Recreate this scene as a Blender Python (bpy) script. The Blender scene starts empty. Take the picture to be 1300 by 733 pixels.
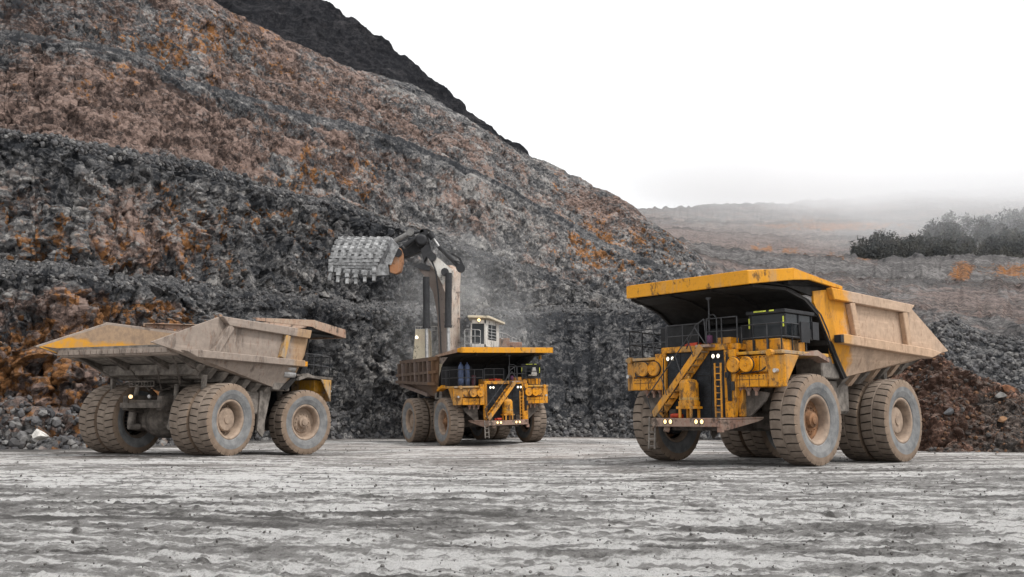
import bpy, math, random
import numpy as np
from mathutils import Vector, Matrix
random.seed(7); RNG = np.random.RandomState(11)
R = math.radians
scn = bpy.context.scene
C = scn.collection

# ------------------------------------------------------------------ camera, sky, sun, exposure
F_PX, HOR, CAM_H = 1215.5, 533.44, 1.831          # solved from the photograph (pixels of the 1300 px wide original)
PITCH = math.atan((HOR - 366.5) / F_PX)
cam = bpy.data.cameras.new('camera'); camo = bpy.data.objects.new('camera', cam); C.objects.link(camo)
cam.sensor_width = 36; cam.lens = 36 * F_PX / 1300
cam.clip_start = 0.1; cam.clip_end = 6000
camo.location = (0, 0, CAM_H); camo.rotation_euler = (R(90) + PITCH, 0, 0)
scn.camera = camo

SUN_EL, SUN_AZ = 58, 118        # degrees; azimuth from +Y clockwise
world = bpy.data.worlds.new('World'); scn.world = world; world.use_nodes = True
nt = world.node_tree; nt.nodes.clear()
sky = nt.nodes.new('ShaderNodeTexSky'); sky.sky_type = 'NISHITA'; sky.sun_disc = False
sky.sun_elevation = R(SUN_EL); sky.sun_rotation = R(SUN_AZ); sky.dust_density = 4; sky.air_density = 1.2; sky.ozone_density = 0.6
hsv = nt.nodes.new('ShaderNodeHueSaturation'); hsv.inputs['Saturation'].default_value = 0.06
mixs = nt.nodes.new('ShaderNodeMix'); mixs.data_type = 'RGBA'; mixs.inputs[0].default_value = 0.72
mixs.inputs[7].default_value = (10.6, 10.75, 10.9, 1)       # even cloud deck over the sky
bg = nt.nodes.new('ShaderNodeBackground'); bg.inputs['Strength'].default_value = 0.1
ow = nt.nodes.new('ShaderNodeOutputWorld')
nt.links.new(sky.outputs[0], hsv.inputs['Color']); nt.links.new(hsv.outputs[0], mixs.inputs[6])
nt.links.new(mixs.outputs[2], bg.inputs['Color']); nt.links.new(bg.outputs[0], ow.inputs['Surface'])
sl = bpy.data.lights.new('sun', 'SUN'); sl.energy = 1.9; sl.angle = R(11); sl.color = (1, .97, .93)
so = bpy.data.objects.new('sun', sl); C.objects.link(so)
az = R(SUN_AZ); el = R(SUN_EL)
sdir = Vector((math.sin(az) * math.cos(el), math.cos(az) * math.cos(el), math.sin(el)))
so.rotation_euler = sdir.to_track_quat('Z', 'Y').to_euler()
scn.view_settings.view_transform = 'Standard'; scn.view_settings.look = 'None'
scn.view_settings.exposure = 0.47; scn.view_settings.gamma = 1
scn.cycles.volume_bounces = 10; scn.cycles.max_bounces = 14

# ------------------------------------------------------------------ helpers
def tag(o, label=None, cat=None, group=None, kind=None):
    if label: o['label'] = label
    if cat: o['category'] = cat
    if group: o['group'] = group
    if kind: o['kind'] = kind
    return o

def empty(name, loc=(0, 0, 0), rot=(0, 0, 0), parent=None):
    o = bpy.data.objects.new(name, None); C.objects.link(o); o.location = loc; o.rotation_euler = rot
    o.empty_display_size = .3
    if parent: o.parent = parent
    return o

class MB:
    """collects polygons; build() links them as one mesh object"""
    def __init__(s): s.v = []; s.f = []; s.m = []; s.mi = 0
    def add(s, vs, fs, mi=None):
        b = len(s.v); s.v += [tuple(v) for v in vs]; s.f += [tuple(b + i for i in f) for f in fs]
        s.m += [s.mi if mi is None else mi] * len(fs); return s
    def box(s, x0, x1, y0, y1, z0, z1, mi=None):
        vs = [(x, y, z) for x in (x0, x1) for y in (y0, y1) for z in (z0, z1)]
        return s.add(vs, [(0, 1, 3, 2), (4, 6, 7, 5), (0, 4, 5, 1), (2, 3, 7, 6), (0, 2, 6, 4), (1, 5, 7, 3)], mi)
    def bar(s, p, q, w, h, up=(0, 0, 1), mi=None):
        """rectangular bar from p to q: w across, h along up"""
        p = Vector(p); q = Vector(q); d = (q - p).normalized(); up = Vector(up)
        a = d.cross(up)
        if a.length < 1e-4: a = d.cross(Vector((1, 0, 0)))
        a.normalize(); u = a.cross(d).normalized()
        vs = []
        for c in (p, q):
            for i, j in ((-1, -1), (1, -1), (1, 1), (-1, 1)): vs.append(c + a * (i * w / 2) + u * (j * h / 2))
        return s.add(vs, [(3, 2, 1, 0), (4, 5, 6, 7), (0, 1, 5, 4), (1, 2, 6, 5), (2, 3, 7, 6), (3, 0, 4, 7)], mi)
    def tube(s, p, q, r, n=10, r2=None, mi=None, cap=True):
        p = Vector(p); q = Vector(q); d = (q - p).normalized(); r2 = r if r2 is None else r2
        a = d.orthogonal().normalized(); b = d.cross(a)
        vs = []
        for c, rr in ((p, r), (q, r2)):
            for k in range(n):
                t = 2 * math.pi * k / n; vs.append(c + a * (math.cos(t) * rr) + b * (math.sin(t) * rr))
        fs = [(k, (k + 1) % n, n + (k + 1) % n, n + k) for k in range(n)]
        if cap: fs += [tuple(range(n))[::-1], tuple(range(n, 2 * n))]
        return s.add(vs, fs, mi)
    def path(s, pts, r, n=6, mi=None):
        for a, b in zip(pts[:-1], pts[1:]): s.tube(a, b, r, n, mi=mi)
        return s
    def plate(s, poly, t, mi=None):
        """3D polygon thickened by vector t"""
        n = len(poly); t = Vector(t); P = [Vector(p) for p in poly]
        vs = P + [p + t for p in P]
        fs = [tuple(range(n))[::-1], tuple(range(n, 2 * n))] + [(k, (k + 1) % n, n + (k + 1) % n, n + k) for k in range(n)]
        return s.add(vs, fs, mi)
    def lathe(s, prof, c, axis='y', n=32, mi=None):
        """prof: list of (radius, along); revolved about axis through c"""
        c = Vector(c); vs = []; m = len(prof)
        for k in range(n):
            t = 2 * math.pi * k / n; ct, st = math.cos(t), math.sin(t)
            for r, a in prof:
                if axis == 'y': v = Vector((r * ct, a, r * st))
                elif axis == 'z': v = Vector((r * ct, r * st, a))
                else: v = Vector((a, r * ct, r * st))
                vs.append(c + v)
        fs = []
        for k in range(n):
            k2 = (k + 1) % n
            for j in range(m - 1): fs.append((k * m + j, k * m + j + 1, k2 * m + j + 1, k2 * m + j))
        return s.add(vs, fs, mi)
    def build(s, name, mat, parent=None, bevel=0, smooth=False):
        me = bpy.data.meshes.new(name); me.from_pydata(s.v, [], s.f)
        for m_ in (mat if isinstance(mat, (list, tuple)) else [mat]): me.materials.append(m_)
        me.polygons.foreach_set('material_index', s.m)
        import bmesh
        bm = bmesh.new(); bm.from_mesh(me); bmesh.ops.recalc_face_normals(bm, faces=bm.faces); bm.to_mesh(me); bm.free()
        if smooth:
            me.shade_smooth()
        o = bpy.data.objects.new(name, me); C.objects.link(o)
        if parent: o.parent = parent
        if bevel:
            b = o.modifiers.new('bevel', 'BEVEL'); b.width = bevel; b.segments = 1; b.limit_method = 'ANGLE'; b.angle_limit = R(40)
        return o

# ------------------------------------------------------------------ numpy noise
def _h(ix, iy, iz, s):
    n = (ix.astype(np.int64) * 374761393 + iy.astype(np.int64) * 668265263 + iz.astype(np.int64) * 2147483647 + s * 1274126177) & 0xffffffff
    n = ((n ^ (n >> 13)) * 1274126177) & 0xffffffff
    n = ((n ^ (n >> 16)) * 2246822519) & 0xffffffff
    return ((n ^ (n >> 15)) & 0xffffff) / float(0xffffff)
def vnoise(P, s=0):
    """smooth value noise in [-1,1]"""
    I = np.floor(P); Fr = P - I; Fr = Fr * Fr * Fr * (Fr * (Fr * 6 - 15) + 10); I = I.astype(np.int64)
    x, y, z = I[..., 0], I[..., 1], I[..., 2]; fx, fy, fz = Fr[..., 0], Fr[..., 1], Fr[..., 2]
    r = 0
    for dx in (0, 1):
        wx = fx if dx else 1 - fx
        for dy in (0, 1):
            wy = fy if dy else 1 - fy
            for dz in (0, 1):
                wz = fz if dz else 1 - fz
                r = r + _h(x + dx, y + dy, z + dz, s) * wx * wy * wz
    return r * 2 - 1
def fbm(P, o=4, s=0, g=.5, ridged=False):
    a = 1; t = 0; n = 0
    for k in range(o):
        q = vnoise(P * (2.03 ** k) + 17.3 * k, s + k)
        if ridged: q = 1 - 2 * np.abs(q)
        t = t + a * q; n += a; a *= g
    return t / n
def worley(P, s=0):
    """returns F1 distance and the random value of the nearest cell"""
    I = np.floor(P).astype(np.int64); best = np.full(P.shape[:-1], 9.); val = np.zeros(P.shape[:-1])
    for dx in (-1, 0, 1):
        for dy in (-1, 0, 1):
            for dz in (-1, 0, 1):
                cx, cy, cz = I[..., 0] + dx, I[..., 1] + dy, I[..., 2] + dz
                px = cx + _h(cx, cy, cz, s + 1); py = cy + _h(cx, cy, cz, s + 2); pz = cz + _h(cx, cy, cz, s + 3)
                d = (px - P[..., 0]) ** 2 + (py - P[..., 1]) ** 2 + (pz - P[..., 2]) ** 2
                m = d < best; best = np.where(m, d, best); val = np.where(m, _h(cx, cy, cz, s + 4), val)
    return np.sqrt(best), val

def facets(P, s=0):
    """fractured rock: every cell is a plane of its own tilt and height; returns height, cell value"""
    I = np.floor(P).astype(np.int64); best = np.full(P.shape[:-1], 9.); val = np.zeros(P.shape[:-1]); D_ = np.zeros(P.shape)
    for dx in (-1, 0, 1):
        for dy in (-1, 0, 1):
            for dz in (-1, 0, 1):
                cx, cy, cz = I[..., 0] + dx, I[..., 1] + dy, I[..., 2] + dz
                ex = P[..., 0] - cx - _h(cx, cy, cz, s + 1); ey = P[..., 1] - cy - _h(cx, cy, cz, s + 2); ez = P[..., 2] - cz - _h(cx, cy, cz, s + 3)
                d = ex * ex + ey * ey + ez * ez; m = d < best; best[m] = d[m]; val[m] = _h(cx[m], cy[m], cz[m], s + 4)
                D_[m] = np.stack([ex[m], ey[m], ez[m]], -1)
    q = np.floor(val * 1e6).astype(np.int64)
    n = np.stack([_h(q, q * 0, q * 0, s + k) - .5 for k in (7, 8, 9)], -1)
    return (n * D_).sum(-1) * 2.2 + (val - .5), val

# ------------------------------------------------------------------ materials
class NT:
    def __init__(s, name):
        s.m = bpy.data.materials.new(name); s.m.use_nodes = True; s.t = s.m.node_tree; s.t.nodes.clear()
        s.out = s.n('ShaderNodeOutputMaterial'); s.b = s.n('ShaderNodeBsdfPrincipled'); s.l(s.b.outputs[0], s.out.inputs[0])
        s.tc = s.n('ShaderNodeTexCoord')
    def n(s, t, **k):
        o = s.t.nodes.new(t)
        for a, b in k.items(): setattr(o, a, b)
        return o
    def l(s, a, b): s.t.links.new(a, b)
    def set(s, sock, v):
        if hasattr(v, 'is_output') or isinstance(v, bpy.types.NodeSocket): s.l(v, sock)
        else: sock.default_value = v
    def coord(s, scale=(1, 1, 1), loc=(0, 0, 0), rot=(0, 0, 0)):
        m = s.n('ShaderNodeMapping'); m.inputs['Scale'].default_value = scale; m.inputs['Location'].default_value = loc; m.inputs['Rotation'].default_value = rot
        s.l(s.tc.outputs['Object'], m.inputs[0]); return m.outputs[0]
    def noise(s, scale, detail=6, rough=.6, vec=None, dist=0):
        o = s.n('ShaderNodeTexNoise'); o.inputs['Scale'].default_value = scale; o.inputs['Detail'].default_value = detail
        o.inputs['Roughness'].default_value = rough; o.inputs['Distortion'].default_value = dist
        s.l(vec if vec is not None else s.tc.outputs['Object'], o.inputs['Vector']); return o.outputs['Fac']
    def vor(s, scale, vec=None, feature='F1', out='Color'):
        o = s.n('ShaderNodeTexVoronoi', feature=feature); o.inputs['Scale'].default_value = scale
        s.l(vec if vec is not None else s.tc.outputs['Object'], o.inputs['Vector']); return o.outputs[out]
    def ramp(s, f, a, b, lo=0., hi=1.):
        o = s.n('ShaderNodeMapRange'); o.inputs['From Min'].default_value = a; o.inputs['From Max'].default_value = b
        o.inputs['To Min'].default_value = lo; o.inputs['To Max'].default_value = hi; o.interpolation_type = 'SMOOTHSTEP'
        s.set(o.inputs['Value'], f); return o.outputs[0]
    def math(s, op, a, b=0., c=0.):
        o = s.n('ShaderNodeMath', operation=op); s.set(o.inputs[0], a); s.set(o.inputs[1], b)
        if op == 'MULTIPLY_ADD': s.set(o.inputs[2], c)
        return o.outputs[0]
    def mix(s, f, a, b, mode='MIX'):
        o = s.n('ShaderNodeMix', data_type='RGBA', blend_type=mode); s.set(o.inputs[0], f)
        for i, c in ((6, a), (7, b)):
            if isinstance(c, (tuple, list)): c = tuple(c) + ((1,) if len(c) == 3 else ())
            s.set(o.inputs[i], c)
        return o.outputs[2]
    def attr(s, name):
        o = s.n('ShaderNodeAttribute'); o.attribute_name = name; return o
    def xyz(s, v=None):
        o = s.n('ShaderNodeSeparateXYZ'); s.l(v if v is not None else s.tc.outputs['Object'], o.inputs[0]); return o.outputs
    def bump(s, h, dist, strength=1, prev=None):
        o = s.n('ShaderNodeBump'); o.inputs['Distance'].default_value = dist; o.inputs['Strength'].default_value = strength
        s.l(h, o.inputs['Height'])
        if prev is not None: s.l(prev, o.inputs['Normal'])
        return o.outputs[0]
    def fin(s, col, rough=.8, metal=0., normal=None, spec=.3):
        if isinstance(col, (tuple, list)): col = tuple(col) + ((1,) if len(col) == 3 else ())
        s.set(s.b.inputs['Base Color'], col); s.set(s.b.inputs['Roughness'], rough); s.set(s.b.inputs['Metallic'], metal)
        s.b.inputs['Specular IOR Level'].default_value = spec
        if normal is not None: s.l(normal, s.b.inputs['Normal'])
        return s.m

def paint(name, base, dust=(.30, .245, .19), amt=.45, rust=.2, rough=.45, streak=True, dark=(.03, .026, .022)):
    """painted steel with dust, grime streaks and scuffs"""
    t = NT(name)
    n1 = t.noise(.55, 8, .62); n2 = t.noise(4., 8, .7)
    st = t.noise(1., 6, .6, t.coord((5, 5, .35)))
    c = t.mix(t.ramp(n2, .35, .75, 0, .35), base, tuple(x * .72 for x in base))
    f = t.math('ADD', t.math('MULTIPLY', n1, .7), t.math('MULTIPLY', st, .5 if streak else .2))
    c = t.mix(t.ramp(f, .62 - amt * .35, .95 - amt * .35), c, dust)
    n3 = t.noise(2.3, 10, .75, t.coord((1, 1, .6), (7, 3, 1)))
    c = t.mix(t.ramp(n3, .57 - rust * .1, .67 - rust * .1, 0, .8), c, dark)
    n4 = t.noise(9, 4, .7, t.coord((1, 1, 1), (3, 9, 2)))
    c = t.mix(t.ramp(n4, .54, .68, 0, rust), c, (.20, .075, .025))
    return t.fin(c, t.ramp(n1, .3, .7, rough, .9), 0, t.bump(n2, .02, .35))

def flat(name, col, rough=.7, metal=0., var=.35, scale=3., bumpd=.01):
    t = NT(name); n = t.noise(scale, 8, .65)
    c = t.mix(t.ramp(n, .3, .7), tuple(x * (1 - var) for x in col), tuple(min(1, x * (1 + var)) for x in col))
    return t.fin(c, rough, metal, t.bump(n, bumpd, .4))

def glow(name, col, st):
    t = NT(name); t.b.inputs['Emission Color'].default_value = tuple(col) + (1,); t.b.inputs['Emission Strength'].default_value = st
    return t.fin(col, .3)

def body_mat(name, base, yel, front, dark, x0, x1, seed=0., mud=(.12, .095, .08)):
    """dump body steel: dusty beige worn paint that turns to yellow towards the front"""
    t = NT(name); x, y, z = t.xyz()
    n1 = t.noise(.5, 8, .65, t.coord((1, 1, 1), (seed, 0, 0))); n2 = t.noise(3.2, 9, .7, t.coord((1, 1, 1), (0, seed, 0)))
    ln = t.noise(1.3, 6, .7, t.coord((.25, 1, 3.2), (seed, 0, 2), (0, .12, 0)))
    c = t.mix(t.ramp(n2, .3, .7), base, tuple(a * .78 for a in base))
    c = t.mix(t.ramp(ln, .52, .72, 0, .6), c, tuple(min(1, a * 1.35) for a in base))
    fx = t.math('ADD', t.ramp(x, x0, x1), t.math('MULTIPLY', t.math('SUBTRACT', n1, .5), 1.6))
    c = t.mix(t.ramp(fx, .35, .7, 0, front), c, yel)
    n3 = t.noise(1.1, 9, .76, t.coord((1, 1, .4), (seed, 5, 0)))
    c = t.mix(t.ramp(n3, .50, .64, 0, dark), c, mud)
    n4 = t.noise(6, 6, .75, t.coord((1, 1, .3), (2, seed, 0)))
    c = t.mix(t.ramp(n4, .53, .66, 0, .5), c, (.19, .10, .06))
    return t.fin(c, .8, 0, t.bump(n2, .03, .5), .2)

M = {}
M['yellow'] = paint('yellow_paint', (.70, .285, .006), dust=(.27, .18, .09), amt=.42, rust=.6)
M['yellow_dusty'] = paint('yellow_paint_dusty', (.55, .27, .012), amt=.5, rust=.4)
M['bumper'] = paint('bumper_steel', (.27, .15, .11), dust=(.30, .235, .19), amt=.5, rust=.5)
M['canopy_edge'] = paint('canopy_edge_paint', (.66, .29, .012), dust=(.36, .26, .16), amt=.2, rust=.3)
M['canopy_edge_worn'] = paint('canopy_edge_worn', (.33, .19, .13), dust=(.38, .29, .22), amt=.6, rust=.5)
M['under'] = flat('canopy_underside_shade', (.022, .02, .019), .85)  # near-black puts the shade below the canopy into the colour, headboards included
M['body_a'] = body_mat('body_beige', (.50, .36, .26), (.62, .27, .02), .95, .3, -4.6, -1.3)
M['body_a_rail'] = body_mat('body_beige_rail', (.50, .345, .235), (.6, .28, .02), .5, .12, -4.0, -1.0, 2.)
M['body_c'] = body_mat('body_taupe', (.31, .255, .215), (.45, .22, .03), .35, .85, -2.6, -.5, 4.)
M['body_b'] = body_mat('body_rust', (.135, .098, .078), (.2, .1, .04), .5, .6, -4, -2, 9.)
M['body_b_beam'] = body_mat('body_rust_beam', (.21, .165, .145), (.2, .1, .06), .2, .3, -4, -2, 9.)
M['chassis'] = flat('chassis_mud', (.105, .09, .078), .9, 0, .5, 2.5, .05)
M['chassis_light'] = flat('chassis_mud_dry_floor_shade', (.17, .15, .132), .9, 0, .45, 3, .06)
M['dark'] = flat('dark_steel', (.022, .022, .024), .6)
M['grille'] = flat('radiator_black', (.028, .032, .038), .65, 0, .6, 2.)
M['rail'] = flat('handrail_steel', (.055, .055, .058), .5, .3)
M['glass'] = NT('cab_glass').fin((.012, .015, .018), .25, 0, None, .3)
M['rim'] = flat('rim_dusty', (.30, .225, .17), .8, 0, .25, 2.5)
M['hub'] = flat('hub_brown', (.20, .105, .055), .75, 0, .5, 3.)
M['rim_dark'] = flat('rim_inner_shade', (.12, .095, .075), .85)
M['lamp'] = glow('lamp_lens', (1, .9, .72), 1.2)
M['lamp_warm'] = glow('lamp_lens_warm', (1, .66, .3), 1.5)
M['reflect'] = flat('marker_yellow_green', (.6, .65, .08), .4)
M['red'] = flat('red_paint', (.45, .05, .02), .5)
M['blue'] = flat('blue_bottle', (.07, .095, .17), .5, 0, .3)
M['silver'] = flat('silver_rod', (.42, .41, .40), .35, .6)
M['cream'] = paint('cream_paint', (.62, .54, .40), dust=(.40, .33, .26), amt=.25, rust=.15)
M['white'] = paint('white_paint', (.68, .65, .60), dust=(.42, .36, .31), amt=.25, rust=.3)
M['boom'] = paint('boom_side_paint', (.50, .44, .38), dust=(.36, .25, .19), amt=.5, rust=.5)
M['boom_brown'] = paint('boom_underside', (.15, .115, .095), dust=(.2, .16, .14), amt=.4, rust=.3)
M['orange'] = paint('bucket_orange', (.36, .16, .07), dust=(.30, .22, .17), amt=.3, rust=.5)
M['wear'] = flat('bucket_wear_steel', (.255, .255, .255), .6, .15, .55, 2.2, .05)
M['wear_dark'] = flat('bucket_shell', (.20, .20, .205), .7, .1, .5, 2.2, .05)
def tyre_mat(name, col, col2, streaky=False):
    t = NT(name); n = t.noise(2.2, 9, .7); n2 = t.noise(9, 6, .7)
    c = t.mix(t.ramp(n, .3, .68), col, col2); c = t.mix(t.ramp(n2, .55, .75, 0, .5), c, tuple(a * .55 for a in col))
    return t.fin(c, .9, 0, t.bump(n2, .02, .5), .2)
M['tread'] = tyre_mat('tyre_tread_mud', (.155, .122, .098), (.255, .205, .165))
M['groove'] = tyre_mat('tyre_groove', (.05, .041, .034), (.08, .064, .052))
M['shoulder'] = tyre_mat('tyre_shoulder_dust', (.185, .135, .1), (.26, .195, .145))
M['sidewall'] = tyre_mat('tyre_sidewall', (.13, .133, .136), (.235, .232, .228))
M['sidewall_low'] = tyre_mat('tyre_inner_sidewall', (.05, .045, .04), (.10, .085, .07))

# ------------------------------------------------------------------ camera rays: turns a pixel of the photo and a distance into a place
ct, st_ = math.cos(PITCH), math.sin(PITCH)
def unproj(u, v, d):
    u = np.asarray(u, float); v = np.asarray(v, float); d = np.asarray(d, float)
    xc = (u - 650) / F_PX; yc = (366.5 - v) / F_PX
    ry = ct - yc * st_; rz = yc * ct + st_
    return np.stack([xc / ry * d, d + 0 * u, CAM_H + rz / ry * d], -1)
def v_of(d, z):
    dz = np.asarray(z) - CAM_H
    return 366.5 - F_PX * (dz * ct - d * st_) / (d * ct + dz * st_)

# trucks: X, depth, heading, z, roll, pitch
TR = {'R': (9.219, 40.38, 222.354, .051, -.002, .252), 'M': (-1.632, 73.863, 295.971, .019, 1.636, -1.789 * .5), 'L': (-14.918, 55.195, 65.59, -.07, .251, -1.348)}
WF, WR, RT, TW, WB = 3.42, 3.66, 1.79, 1.14, 6.57
def truck_matrix(k):
    X, Y, a, z, ro, pi = TR[k]
    return Matrix.Translation((X, Y, z)) @ Matrix.Rotation(R(a), 4, 'Z') @ Matrix.Rotation(-R(pi), 4, 'Y') @ Matrix.Rotation(R(ro), 4, 'X')
contacts = []
for k in TR:
    Mx = truck_matrix(k)
    for x, ys in ((0, (-WF, WF)), (-WB, (-WR, -WR + 1.26, WR - 1.26, WR))):
        for y in ys: contacts.append(tuple(Mx @ Vector((x, y, 0))))
contacts = np.array(contacts)

def set_attr(me, name, arr):
    a = me.attributes.new(name, 'FLOAT_COLOR', 'POINT'); q = np.ones((len(arr), 4), np.float32); q[:, :3] = arr; a.data.foreach_set('color', q.ravel())
def grid_obj(name, P, mat, attrs=None, smooth=True):
    nr, nc = P.shape[:2]
    me = bpy.data.meshes.new(name)
    idx = np.arange(nr * nc).reshape(nr, nc)
    q = np.stack([idx[:-1, :-1], idx[:-1, 1:], idx[1:, 1:], idx[1:, :-1]], -1).reshape(-1, 4)
    me.vertices.add(nr * nc); me.vertices.foreach_set('co', P.reshape(-1).astype(np.float32))
    me.loops.add(q.size); me.loops.foreach_set('vertex_index', q.ravel().astype(np.int32))
    me.polygons.add(len(q)); me.polygons.foreach_set('loop_start', np.arange(0, q.size, 4, dtype=np.int32))
    try: me.polygons.foreach_set('loop_total', np.full(len(q), 4, np.int32))
    except Exception: pass
    me.update(calc_edges=True); me.validate()
    if attrs is not None: set_attr(me, 'zone', attrs.reshape(-1, 3))
    me.materials.append(mat)
    if smooth: me.shade_smooth()
    o = bpy.data.objects.new(name, me); C.objects.link(o); return o

# ------------------------------------------------------------------ ground
def ground_mat():
    t = NT('quarry_ground'); g = t.attr('zone'); s = t.n('ShaderNodeSeparateColor'); t.l(g.outputs['Color'], s.inputs[0])
    n1 = t.noise(.9, 10, .7, t.coord((.25, 1, 1))); n2 = t.noise(5, 9, .8, t.coord((.45, 1, 1))); n3 = t.noise(22, 6, .8); n4 = t.noise(60, 3, .7)
    f = t.math('ADD', s.outputs[0], t.math('MULTIPLY', t.math('SUBTRACT', n1, .5), .5))
    f = t.math('ADD', f, t.math('MULTIPLY', t.math('SUBTRACT', n2, .5), .95)); f = t.math('ADD', f, t.math('MULTIPLY', t.math('SUBTRACT', n3, .5), .7))
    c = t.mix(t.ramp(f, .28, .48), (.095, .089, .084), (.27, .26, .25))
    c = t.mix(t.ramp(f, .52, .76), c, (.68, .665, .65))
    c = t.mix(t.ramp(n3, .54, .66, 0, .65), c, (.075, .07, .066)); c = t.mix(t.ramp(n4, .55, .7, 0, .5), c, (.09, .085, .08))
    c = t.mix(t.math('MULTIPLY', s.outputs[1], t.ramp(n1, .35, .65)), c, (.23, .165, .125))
    b = t.bump(n2, .14, 1); b = t.bump(n3, .06, 1, b)
    return t.fin(c, t.ramp(f, .2, .7, .55, .95), 0, b, .3)
rowd = np.concatenate([np.array([-40, -15, -2, 3, 5, 7]), np.geomspace(8.5, 118, 900), np.array([126, 140, 180, 300, 700, 2500])])
uu = np.concatenate([np.array([-9000, -3000, -1500, -800]), np.linspace(-450, 1750, 1150), np.array([2100, 2800, 4500, 10000])])
Dg = np.repeat(rowd[:, None], len(uu), 1); Xg = (uu[None, :] - 650) / F_PX * np.maximum(Dg, 9)
def ground_h(X, Y):
    """broad height of the quarry floor; passes through the tyre contacts"""
    P = np.stack([X * .05, Y * .05, 0 * X], -1)
    h = .10 * vnoise(P, 3) * np.clip((Y - 8) / 20, 0, 1)
    w = 0; s = 0
    for cx, cy, cz in contacts:
        r2 = (X - cx) ** 2 + (Y - cy) ** 2; k = np.exp(-r2 / 14.) / (r2 + .3); w = w + k; s = s + k * cz
    f = w / (w + .01)
    return h * (1 - f) + f * s / (w + 1e-9)
Gh = ground_h(Xg, Dg)
# ruts: curves sweeping almost parallel to the picture, some fanning out towards the right
wx = .8 * vnoise(np.stack([Xg * .12, Dg * .12, 0 * Xg], -1), 8) + .12 * vnoise(np.stack([Xg * .7, Dg * .7, 0 * Xg], -1), 18)
Yw = Dg + Xg * .05 + 2.2 * np.sin(Xg * .05 + .6) + wx
Y2 = Dg + .30 * Xg + 1.2 * wx; Y3 = Dg - .42 * Xg + 1.5 * wx
def tracks(Yc, fx, fy, s, o=4): return fbm(np.stack([Xg * fx, Yc * fy, 0 * Xg + s], -1), o, s, .62, True)
mA = np.clip(.5 + 1.4 * vnoise(np.stack([Xg * .05, Dg * .07, 0 * Xg], -1), 77), 0, 1)
rut1 = tracks(Yw, .11, .55, 21); rut2 = tracks(Y2, .16, .8, 31); rut3 = tracks(Y3, .2, .9, 33)
rut = rut1 * (.35 + .65 * (1 - mA)) + rut2 * .65 * mA + rut3 * .35 * mA
det = fbm(np.stack([Xg * .7, Yw * 3.2, 0 * Xg], -1), 5, 41, .74)
crumb, cid = worley(np.stack([Xg * 5., Dg * 5., 0 * Xg + .5], -1), 43)
crumb2, cid2 = worley(np.stack([Xg * 13., Dg * 13., 0 * Xg + .5], -1), 47)
patch = fbm(np.stack([Xg * .06, Dg * .10, 0 * Xg + 3], -1), 4, 61, .6)
rough_zone = np.clip(.55 + 1.2 * rut + .9 * det - .7 * patch, 0, 1)
def lump(d, r): return 1 - np.clip(d / r, 0, 1) ** 3
cw = fbm(np.stack([Xg * 9, Dg * 9, 0 * Xg], -1), 2, 49, .6)
clod = (.9 * np.clip(cid - .72, 0, 1) * lump(crumb + .22 * cw, .42) * 2.2 + .30 * np.clip(cid2 - .55, 0, 1) * lump(crumb2 + .2 * cw, .45)) * np.clip(rough_zone * 1.4 - .35, 0, 1)
lug = np.sin((Xg + .15 * Yw) * 2 * math.pi / .55) * np.clip(rut1 * 3 - .3, 0, 1)        # tread prints inside the ruts
near = np.clip(1.35 - Dg / 60, .25, 1)
dz = (-.08 * (rut - rut.mean()) + .055 * det + .11 * clod + .02 * cw + .012 * (.5 - crumb2) + .012 * lug) * near
wf = 0
for cx, cy, cz in contacts: wf = np.maximum(wf, np.exp(-((Xg - cx) ** 2 + (Dg - cy) ** 2) / 1.2))
dz = dz * (1 - wf) + .03 * wf
trk = 0 * Xg; edge_ = 0 * Xg; trd = 0 * Xg; rt = random.Random(8)
for k in range(26):
    y0 = 10.5 * (6.2 ** rt.random()); a_ = rt.uniform(-.16, .10) + (.28 if k % 6 == 0 else 0); b_ = rt.uniform(-.0022, .0022) * 30 / y0; sgn = rt.uniform(.5, 1)
    for off in (0, 5.2 if k % 2 else 1.35):
        yc = y0 + off + a_ * Xg + b_ * Xg * Xg + .10 * np.sin(Xg * .31 + 2 * k) + .05 * np.sin(Xg * .83 + k)
        e = (Dg - yc) / math.sqrt(1 + a_ * a_); fade = np.clip(.62 + .5 * np.sin(Xg * .11 + 3 * k) + .35 * np.sin(Xg * .29 + 5 * k), 0, 1) * sgn
        inb = np.clip((.58 - np.abs(e)) / .08, 0, 1) * fade; trk = np.maximum(trk, inb)
        edge_ = np.maximum(edge_, np.exp(-((np.abs(e) - .68) / .10) ** 2) * fade)
        trd = np.where(inb > .3, np.clip(np.sin((Xg + np.abs(e) * .6) * 2 * math.pi / .42) * 1.6, -1, 1) * inb, trd)
dz = dz + (-.05 * trk + .055 * edge_ + .014 * trd) * np.clip(1.2 - Dg / 60, .2, 1) * (1 - wf)
zz = Gh + dz
zz[Dg > 120] = -.3
vz = (Dg > 11) & (Dg < 90) & (np.abs(Xg / Dg) < .55)
def Z(a): return (a - a[vz].mean()) / a[vz].std()
def fine_tracks(Yc, fx, fy, s_): return fbm(np.stack([Xg * fx, Yc * fy, 0 * Xg + s_], -1), 6, int(s_), .82, True)
streak = fine_tracks(Yw, .055, .42, 71) ; streak2 = fine_tracks(Y2, .06, .42, 81); streak3 = fine_tracks(Y3, .07, .5, 91)
nearf = np.clip((34 - Dg) / 16, 0, 1)
s1 = fine_tracks(Yw, .14, 1.7, 101); s2 = fine_tracks(Y2, .16, 1.7, 103); s3 = fine_tracks(Y3, .2, 1.9, 107)
st = (Z(streak) * (1 - .5 * mA) + .6 * mA * Z(streak2) + .4 * Z(streak3)) * (1 - .55 * nearf) + nearf * .9 * (Z(s1) * (1 - .5 * mA) + .7 * mA * Z(s2) + .5 * Z(s3))
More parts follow.
